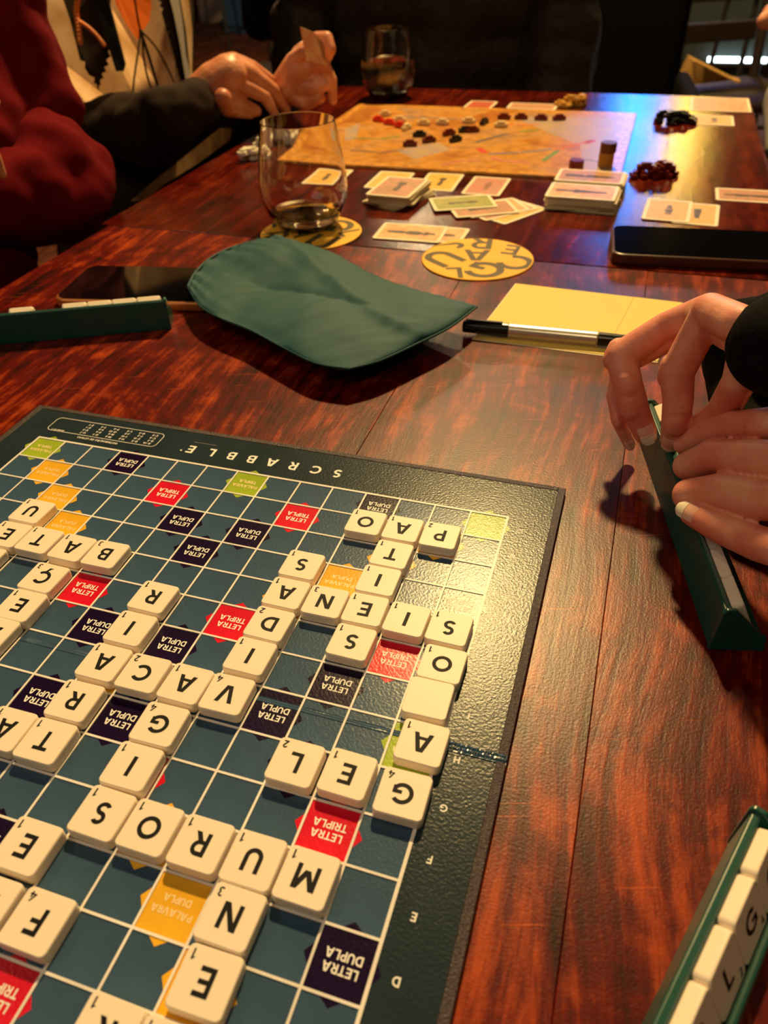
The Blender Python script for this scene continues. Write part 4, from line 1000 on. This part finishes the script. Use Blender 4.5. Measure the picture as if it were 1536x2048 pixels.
H1 = [[jy(395, 198, 1.0 + (395 - 395) * .0006 - (-.533 + .520) * 1.2, 38), jy(430, 168, 1.0 + (430 - 395) * .0006 - (-.528 + .520) * 1.2, 40), jy(458, 150, 1.0 + (458 - 395) * .0006 - (-.524 + .520) * 1.2, 38)],
      [jy(462, 130, 1.0 + (462 - 395) * .0006 - (-.524 + .520) * 1.2, 22), jy(505, 150, 1.0 + (505 - 395) * .0006 - (-.520 + .520) * 1.2, 17), jy(545, 180, 1.0 + (545 - 395) * .0006 - (-.517 + .520) * 1.2, 14), jy(572, 220, 1.0 + (572 - 395) * .0006 - (-.515 + .520) * 1.2, 9.5)],
      [jy(455, 160, 1.0 + (455 - 395) * .0006 - (-.516 + .520) * 1.2, 20), jy(500, 178, 1.0 + (500 - 395) * .0006 - (-.512 + .520) * 1.2, 15), jy(530, 194, 1.0 + (530 - 395) * .0006 - (-.509 + .520) * 1.2, 12), jy(551, 229, 1.0 + (551 - 395) * .0006 - (-.507 + .520) * 1.2, 8.5)],
      [jy(440, 185, 1.0 + (440 - 395) * .0006 - (-.512 + .520) * 1.2, 20), jy(478, 205, 1.0 + (478 - 395) * .0006 - (-.510 + .520) * 1.2, 14), jy(512, 222, 1.0 + (512 - 395) * .0006 - (-.508 + .520) * 1.2, 11)],
      [jy(446, 196, 1.0 + (425 - 395) * .0006 - (-.510 + .520) * 1.2, 18), jy(455, 218, 1.0 + (455 - 395) * .0006 - (-.508 + .520) * 1.2, 14), jy(500, 226, 1.0 + (500 - 395) * .0006 - (-.507 + .520) * 1.2, 11)],
      [jy(466, 124, 1.0 + (466 - 395) * .0006 - (-.528 + .520) * 1.2, 18), jy(505, 135, 1.0 + (505 - 395) * .0006 - (-.530 + .520) * 1.2, 13), jy(540, 160, 1.0 + (540 - 395) * .0006 - (-.532 + .520) * 1.2, 11), jy(560, 190, 1.0 + (560 - 395) * .0006 - (-.532 + .520) * 1.2, 9)]]
h1 = keep(body('right_hand', H1, .0013, SKIN2, None, 4), p3)
H2 = [[jy(606, 148, 1.125, 24), jy(630, 158, 1.115, 20), jy(642, 168, 1.11, 14)],
      [jy(575, 175, 1.12 - (0) * 1.2, 34), jy(600, 140, 1.12 - (0) * 1.2, 36), jy(615, 110, 1.12 - (0) * 1.2, 26)],
      [jy(600, 110, 1.12 - (-.01) * 1.2, 18), jy(635, 80, 1.12 - (-.01) * 1.2, 15), jy(654, 76, 1.12 - (-.005) * 1.2, 12), jy(660, 98, 1.12 - (0) * 1.2, 12), jy(648, 124, 1.12 - (+.004) * 1.2, 11)],
      [jy(610, 135, 1.12 - (+.006) * 1.2, 20), jy(645, 128, 1.12 - (+.008) * 1.2, 14), jy(662, 160, 1.12 - (+.006) * 1.2, 12), jy(666, 200, 1.12 - (+.004) * 1.2, 8.5)],
      [jy(590, 170, 1.12 - (+.004) * 1.2, 24), jy(625, 178, 1.12 - (+.010) * 1.2, 15), jy(648, 170, 1.12 - (+.012) * 1.2, 12)],
      [jy(580, 185, 1.12 - (+.004) * 1.2, 22), jy(612, 205, 1.12 - (+.008) * 1.2, 14), jy(640, 195, 1.12 - (+.012) * 1.2, 11)],
      [jy(590, 120, 1.12 - (+.010) * 1.2, 16), jy(608, 104, 1.12 - (+.016) * 1.2, 12), jy(625, 96, 1.12 - (+.016) * 1.2, 10)]]
h2 = keep(body('left_hand', H2, .0013, SKIN2, None, 3), p3)
# hand of cards
for k in range(5):
    a, b = aty(600 + k * 4, 54 + k * 2, 1.085 + k * .0018), aty(632 + k * 4, 67 + k * 4, 1.085 + k * .0018)
    c, d = aty(650 + k * 1, 130 + k, 1.085 + k * .0018), aty(613 + k * 1, 122 + k, 1.085 + k * .0018)
    n_ = (b - a).cross(c - b).normalized() * .0004
    v = [a, b, c, d, a + n_, b + n_, c + n_, d + n_]
    o = mesh('held_card', (v, [[0, 1, 2, 3], [7, 6, 5, 4], [0, 4, 5, 1], [1, 5, 6, 2], [2, 6, 7, 3], [3, 7, 4, 0]]), [CTAN, CBR][k % 2])
    tag(o, 'playing card in the fan held up by the poncho wearer, %s' % ['front card', 'second card', 'third card', 'fourth card', 'rear card'][k], 'card', 'cards held in the hand')
# poncho pieces: thick cloth hanging in front of the body
def cloth(name, pts, x, th, mat, curve=.05, cx=270):
    V = []; n = len(pts)
    for lf in (0, -th):
        for u, v in pts:
            xx = x + lf - curve * ((u - cx) / 130.0) ** 2
            V.append(atx(u, v, xx))
    a = sum(pts[i][0] * pts[(i + 1) % n][1] - pts[(i + 1) % n][0] * pts[i][1] for i in range(n))
    f = [list(range(n)), list(range(2 * n - 1, n - 1, -1))] + [[i, i + n, (i + 1) % n + n, (i + 1) % n] for i in range(n)]
    bm = bmesh.new(); vs = [bm.verts.new(p) for p in V]
    for q in f: bm.faces.new([vs[i] for i in q])
    bmesh.ops.triangulate(bm, faces=bm.faces[:]); bmesh.ops.recalc_face_normals(bm, faces=bm.faces[:])
    return keep(mesh(name, dump(bm), mat), p3)
def zig(a, b, n, amp, side=1):
    out = []; A, B = Vector(a), Vector(b); d = (B - A); nn = Vector((-d.y, d.x)).normalized() * side
    for i in range(n + 1): out.append(tuple(A + d * i / n + nn * (amp if i % 2 else 0)))
    return out
XF = XP + .10
cloth('poncho', [(60, -260), (350, -260), (370, -60), (385, 60), (384, 180), (350, 230), (300, 262), (240, 290), (180, 300), (120, 260), (80, 90)], XF, .012, PONCHO)
cloth('orange_patch', [(222, -40), (232, 10), (248, 40), (262, 62), (275, 80), (286, 62), (300, 40), (303, 10), (300, -40)], XF + .004, .004, PORANGE)
cloth('hide_panel', [(110, -50), (212, -50)] + zig((212, -50), (232, 60), 16, 7, 1)[1:] + zig((232, 60), (218, 130), 8, 7, 1)[1:] + zig((218, 130), (197, 182), 8, 7, 1)[1:] + zig((197, 182), (160, 120), 8, 7, 1)[1:] + [(140, 40)], XF + .010, .005, PBROWN)
cloth('hide_panel', [(300, -50)] + zig((300, -50), (330, 50), 16, 6, -1)[1:] + zig((330, 50), (362, 160), 14, 6, -1)[1:] + [(382, 160), (372, 60), (352, -50)], XF + .006, .005, PBROWN)
cloth('black_strap', [(172, -50), (205, -50), (228, 60), (252, 128), (248, 142), (232, 143), (215, 90), (190, 10)], XF + .018, .006, BLACK)
cloth('embroidered_band', [(330, -40), (352, -40), (366, 50), (372, 110), (384, 160), (372, 164), (360, 90), (348, 30)], XF + .014, .004, BEADW)
def strand(name, pts, r, mat, bead=None):
    P_ = curve_pts([atx(u, v, XF + .022 - .05 * ((u - 270) / 130.0) ** 2) for u, v in pts], 14 if bead else 22)
    if bead:
        o = mesh(name, join(*[ball(p, r, 1) for p in P_]), mat); o['kind'] = 'stuff'
    else: o = mesh(name, tube(P_, r, 8), mat, None, True)
    return keep(o, p3)
strand('bead_string', [(160, -20), (153, 20), (158, 60), (160, 84)], .0042, BEAD, 1)
strand('bead_string', [(157, 42), (178, 56), (196, 74), (208, 90)], .0032, BEAD, 1)
strand('leather_cord', [(266, -20), (276, 40), (280, 70), (268, 160), (265, 200)], .0014, PBROWN)
strand('leather_cord', [(280, 60), (300, 120), (318, 182)], .0022, PBROWN)
strand('leather_cord', [(282, 62), (310, 92), (332, 130), (348, 165)], .0015, PBROWN)
strand('leather_cord', [(284, 60), (288, 120), (300, 170), (312, 188)], .0016, PBROWN)
# lap of the poncho below the table edge
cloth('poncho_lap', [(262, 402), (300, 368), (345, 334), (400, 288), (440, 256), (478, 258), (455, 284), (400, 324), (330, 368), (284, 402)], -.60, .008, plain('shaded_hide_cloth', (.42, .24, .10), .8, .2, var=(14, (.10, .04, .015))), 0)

# person across the table in a dark quilted jacket
p4 = empty('person', (-.36, 1.72, -.3), 0, 'person in a dark quilted jacket sitting across the far table', 'person')
rolls = []
for k in range(9):
    z = -.42 + .085 * k; wd = .20 + .012 * k - (.006 * max(0, k - 6) ** 2)
    rolls.append([(Vector((-.48 - wd + .10, 1.78, z)), .085), (Vector((-.38, 1.70, z)), .105), (Vector((-.34 + wd - .12, 1.76, z)), .085)])
keep(body('quilted_jacket', rolls, .010, JACKET, None, 3, None, (.02, .07)), p4)
for s_, xs_ in ((1, (-.18, -.15, -.24)), (-1, (-.62, -.68, -.56))):
    ch = []
    pts = [Vector((xs_[0], 1.72, .26)), Vector((xs_[1], 1.68, .05)), Vector((xs_[1], 1.64, -.10)), Vector((xs_[2], 1.55, -.20))]
    for a, b in zip(pts[:-1], pts[1:]):
        for q in range(3): ch.append((a.lerp(b, q / 3), .068)); ch.append((a.lerp(b, (q + .5) / 3), .055))
    ch.append((pts[-1], .05))
    keep(body('quilted_sleeve', [ch], .007, JACKET, None, 3, None, (.01, .05)), p4)
keep(body('trousers', [[(Vector((-.45, 1.70, -.36)), .11), (Vector((-.50, 1.56, -.38)), .085), (Vector((-.50, 1.53, -.69)), .06)], [(Vector((-.30, 1.72, -.36)), .11), (Vector((-.27, 1.56, -.38)), .085), (Vector((-.27, 1.53, -.69)), .06)]], .012, BLACK), p4)
# second dark figure, further left
DX = aty(660, 60, 2.28).x + 1.0
p5 = empty('person', (-.86 + DX, 1.95, -.3), 0, 'person in plain black clothes standing behind the left wine glass', 'person')
keep(body('black_coat', [[(Vector((-1.00 + DX, 2.28, -.66)), .12), (Vector((-1.00 + DX, 2.28, -.2)), .15), (Vector((-1.00 + DX, 2.28, .25)), .16), (Vector((-1.00 + DX, 2.28, .5)), .12)], [(Vector((-.82 + DX, 2.22, .3)), .06), (Vector((-.80 + DX, 2.18, .02)), .05), (Vector((-.86 + DX, 2.12, -.16)), .045)], [(Vector((-1.16 + DX, 2.26, .3)), .06), (Vector((-1.18 + DX, 2.22, 0)), .05)]], .012, BLACK, None, 3), p5)
# person at the far right: fingertips
p6 = empty('person', (.34, 1.75, -.2), 0, 'person at the upper right edge, only pink fingers in view', 'person')
keep(body('hand', [[jy(1530, 42, 1.75, 16), jy(1560, 30, 1.75, 26), jy(1620, 10, 1.75, 40)], [jy(1538, 22, 1.76, 12), jy(1575, 10, 1.76, 24)], [jy(1545, 55, 1.74, 10), jy(1580, 45, 1.75, 22)]], .003, SKIN2, None, 4), p6)
keep(body('grey_trousers', [[jy(1556, 300, 1.35, 26), jy(1590, 200, 1.45, 60), jy(1700, 100, 1.7, 90)]], .008, plain('pale_grey_cloth', (.30, .27, .24), .8), None, 3), p6)

# ================================================================ background furniture
def rod(name, a, b, r, mat, root): return mesh(name, tube([Vector(a) - Vector(root.location), Vector(b) - Vector(root.location)], r * .7, 12), mat, root)
fl = -.7535
c1 = at(500, 88, fl)
s1 = empty('bar_stool', (c1.x, c1.y, fl), 0, 'black metal stool frame standing on the wooden floor behind the poncho', 'stool')
def fr_stool(cx, cy, root, h, w_, mat):
    for dx in (-1, 1):
        for dy in (-1, 1): rod('leg', (cx + dx * w_, cy + dy * w_, fl), (cx + dx * w_ * .8, cy + dy * w_ * .8, fl + h), .016, mat, root)
    for z in (.12,):
        for dx, dy, ex, ey in ((-1, -1, 1, -1), (1, -1, 1, 1), (1, 1, -1, 1), (-1, 1, -1, -1)): rod('foot_rail', (cx + dx * w_, cy + dy * w_, fl + z), (cx + ex * w_, cy + ey * w_, fl + z), .012, mat, root)
    mesh('seat', xf(box(-w_, w_, -w_, w_, h, h + .05, .01, 2), Matrix.Identity(4)), CHAIRW, root)
b1 = at(440, 92, fl); s1.location = (b1.x, b1.y, fl); fr_stool(b1.x, b1.y, s1, .72, .20, METAL)
# pale crates seen between the stool legs
b2 = at(455, 40, fl)
cr = mesh('storage_crate', join(box(-.22, .22, -.2, .2, 0, .012, .003), box(-.22, -.205, -.2, .2, .012, .5, .003), box(.205, .22, -.2, .2, .012, .5, .003), box(-.205, .205, -.2, -.185, .012, .5, .003), box(-.205, .205, .185, .2, .012, .5, .003)), plain('lilac_plastic', (.28, .22, .24), .6)); cr.location = (b2.x, b2.y, fl)
tag(cr, 'pale lilac plastic crate on the floor behind the stool', 'crate')
b3 = at(505, 62, fl)
bx = mesh('blue_crate', join(box(-.2, .2, -.2, .2, 0, .012, .003), box(-.2, -.185, -.2, .2, .012, .32, .003), box(.185, .2, -.2, .2, .012, .32, .003), box(-.185, .185, -.2, -.185, .012, .32, .003), box(-.185, .185, .185, .2, .012, .32, .003)), plain('blue_plastic', (.02, .06, .16), .5)); bx.location = (b3.x, b3.y, fl)
tag(bx, 'dark blue plastic crate on the floor right of the stool', 'crate')
# bar counter with a lit kick strip, right
ca, cb = at(1400, 118, fl + .12), at(1640, 124, fl + .12)
bc = empty('bar_counter', (ca.x, ca.y, fl), 0, 'dark bar counter with a white light strip along its foot', 'counter')
W_ = 3.2
mesh('counter_front', box(-.2, W_, .10, .16, 0, 1.05, .004), GREYPNL, bc)
mesh('counter_top', box(-.25, W_, -.02, .6, 1.05, 1.10, .006), CHAIRW, bc)
mesh('light_strip', box(.05, W_, .035, .055, .10, .125, .003), LED, bc)
mesh('strip_shelf', box(-.2, W_, .02, .10, .075, .098, .003), METAL, bc)
# chair in front of the counter
def chair(P, rz, label, sc_=1.0):
    r = empty('wooden_chair', (P.x, P.y, fl), rz, label, 'chair', 'chairs behind the far table')
    for dx, dy in ((-.19, -.19), (.19, -.19)): mesh('leg', tube([(dx * 1.15, dy * 1.15, 0), (dx, dy, .44)], [.014, .018], 10), CHAIRW, r)
    for dx in (-.19, .19): mesh('leg', tube([(dx * 1.1, .24, 0), (dx, .19, .44), (dx, .24, .86)], [.014, .018, .014], 10), CHAIRW, r)
    mesh('seat', box(-.21, .21, -.21, .21, .43, .46, .01, 2), CHAIRW, r)
    for z in (.60, .72, .82): mesh('back_slat', box(-.18, .18, .205 + (z - .44) * .1, .222 + (z - .44) * .1, z - .03, z + .03, .004), CHAIRW, r)
    return r
pc = at(1455, 172, fl); pc = aty(1470, 160, 2.9); chair(Vector((pc.x + .02, 3.1, 0)), .5, 'dark chair between the far table and the lit bar counter')
acp = aty(1262, 60, 2.35); ac = empty('dark_filler_chair', (acp.x, 2.35, fl), .1, 'low black chair added to darken the gap beyond the far table', 'dark_filler_chair')  # chair added only to keep the view beyond the table black
mesh('seat', box(-.15, .15, -.20, .16, .22, .44, .04, 3), BLACK, ac); mesh('backrest', box(-.16, .16, .16, .24, .20, .84, .035, 3), BLACK, ac)
for sx_ in (-1, 1):
    mesh('armrest', box(sx_ * .17 - .02, sx_ * .17 + .02, -.18, .20, .20, .60, .015, 3), BLACK, ac)
    for sy_ in (-.24, .28): mesh('leg', box(sx_ * .12 - .015, sx_ * .12 + .015, sy_ * .6 - .015, sy_ * .6 + .015, 0, .22, .004), CHAIRW, ac)
ps = aty(1505, 150, 4.3); s2 = empty('bar_stool', (ps.x, 4.3, fl), .4, 'thin black metal stool in front of the white light strip', 'stool')
fr_stool(ps.x, 4.3, s2, .62, .16, METAL)
chair(Vector((-1.55, 3.2, 0)), -.6, 'dark chair on the floor behind the poncho wearer')
# gilt leaflets piled on the chair seat
pg = aty(1385, 135, 2.95); pgv = Vector((pg.x, pg.y, pg.z))
lf = empty('leaflet_pile', pgv, .3, 'fanned bundle of gilt edged leaflets on the dark chair', 'leaflets')
for k in range(9):
    mesh('leaflet', xf(box(-.012, .15, -.05, .05, 0, .0035), Matrix.Translation((0, 0, k * .0075 - .04)) @ Matrix.Rotation(-.06 * k + .4, 4, 'Z') @ Matrix.Rotation(.05 * k, 4, 'Y')), GILT, lf)
# blue lit screen on the back wall (above the frame)
sg = empty('wall_screen', (-.08, 5.4, 1.0), 0, 'blue glowing screen on a stand beyond the far table', 'screen')
mesh('screen_panel', box(-.13, .10, -.02, 0, -.22, .20, .004), BLUE, sg)
mesh('screen_case', box(-.15, .12, .001, .05, -.24, .22, .006), METAL, sg)
mesh('stand', box(-.05, .01, .0, .04, -1.7535, -.24, .003), METAL, sg)
mesh('stand_foot', box(-.22, .18, -.15, .2, -1.7535, -1.735, .003), METAL, sg)
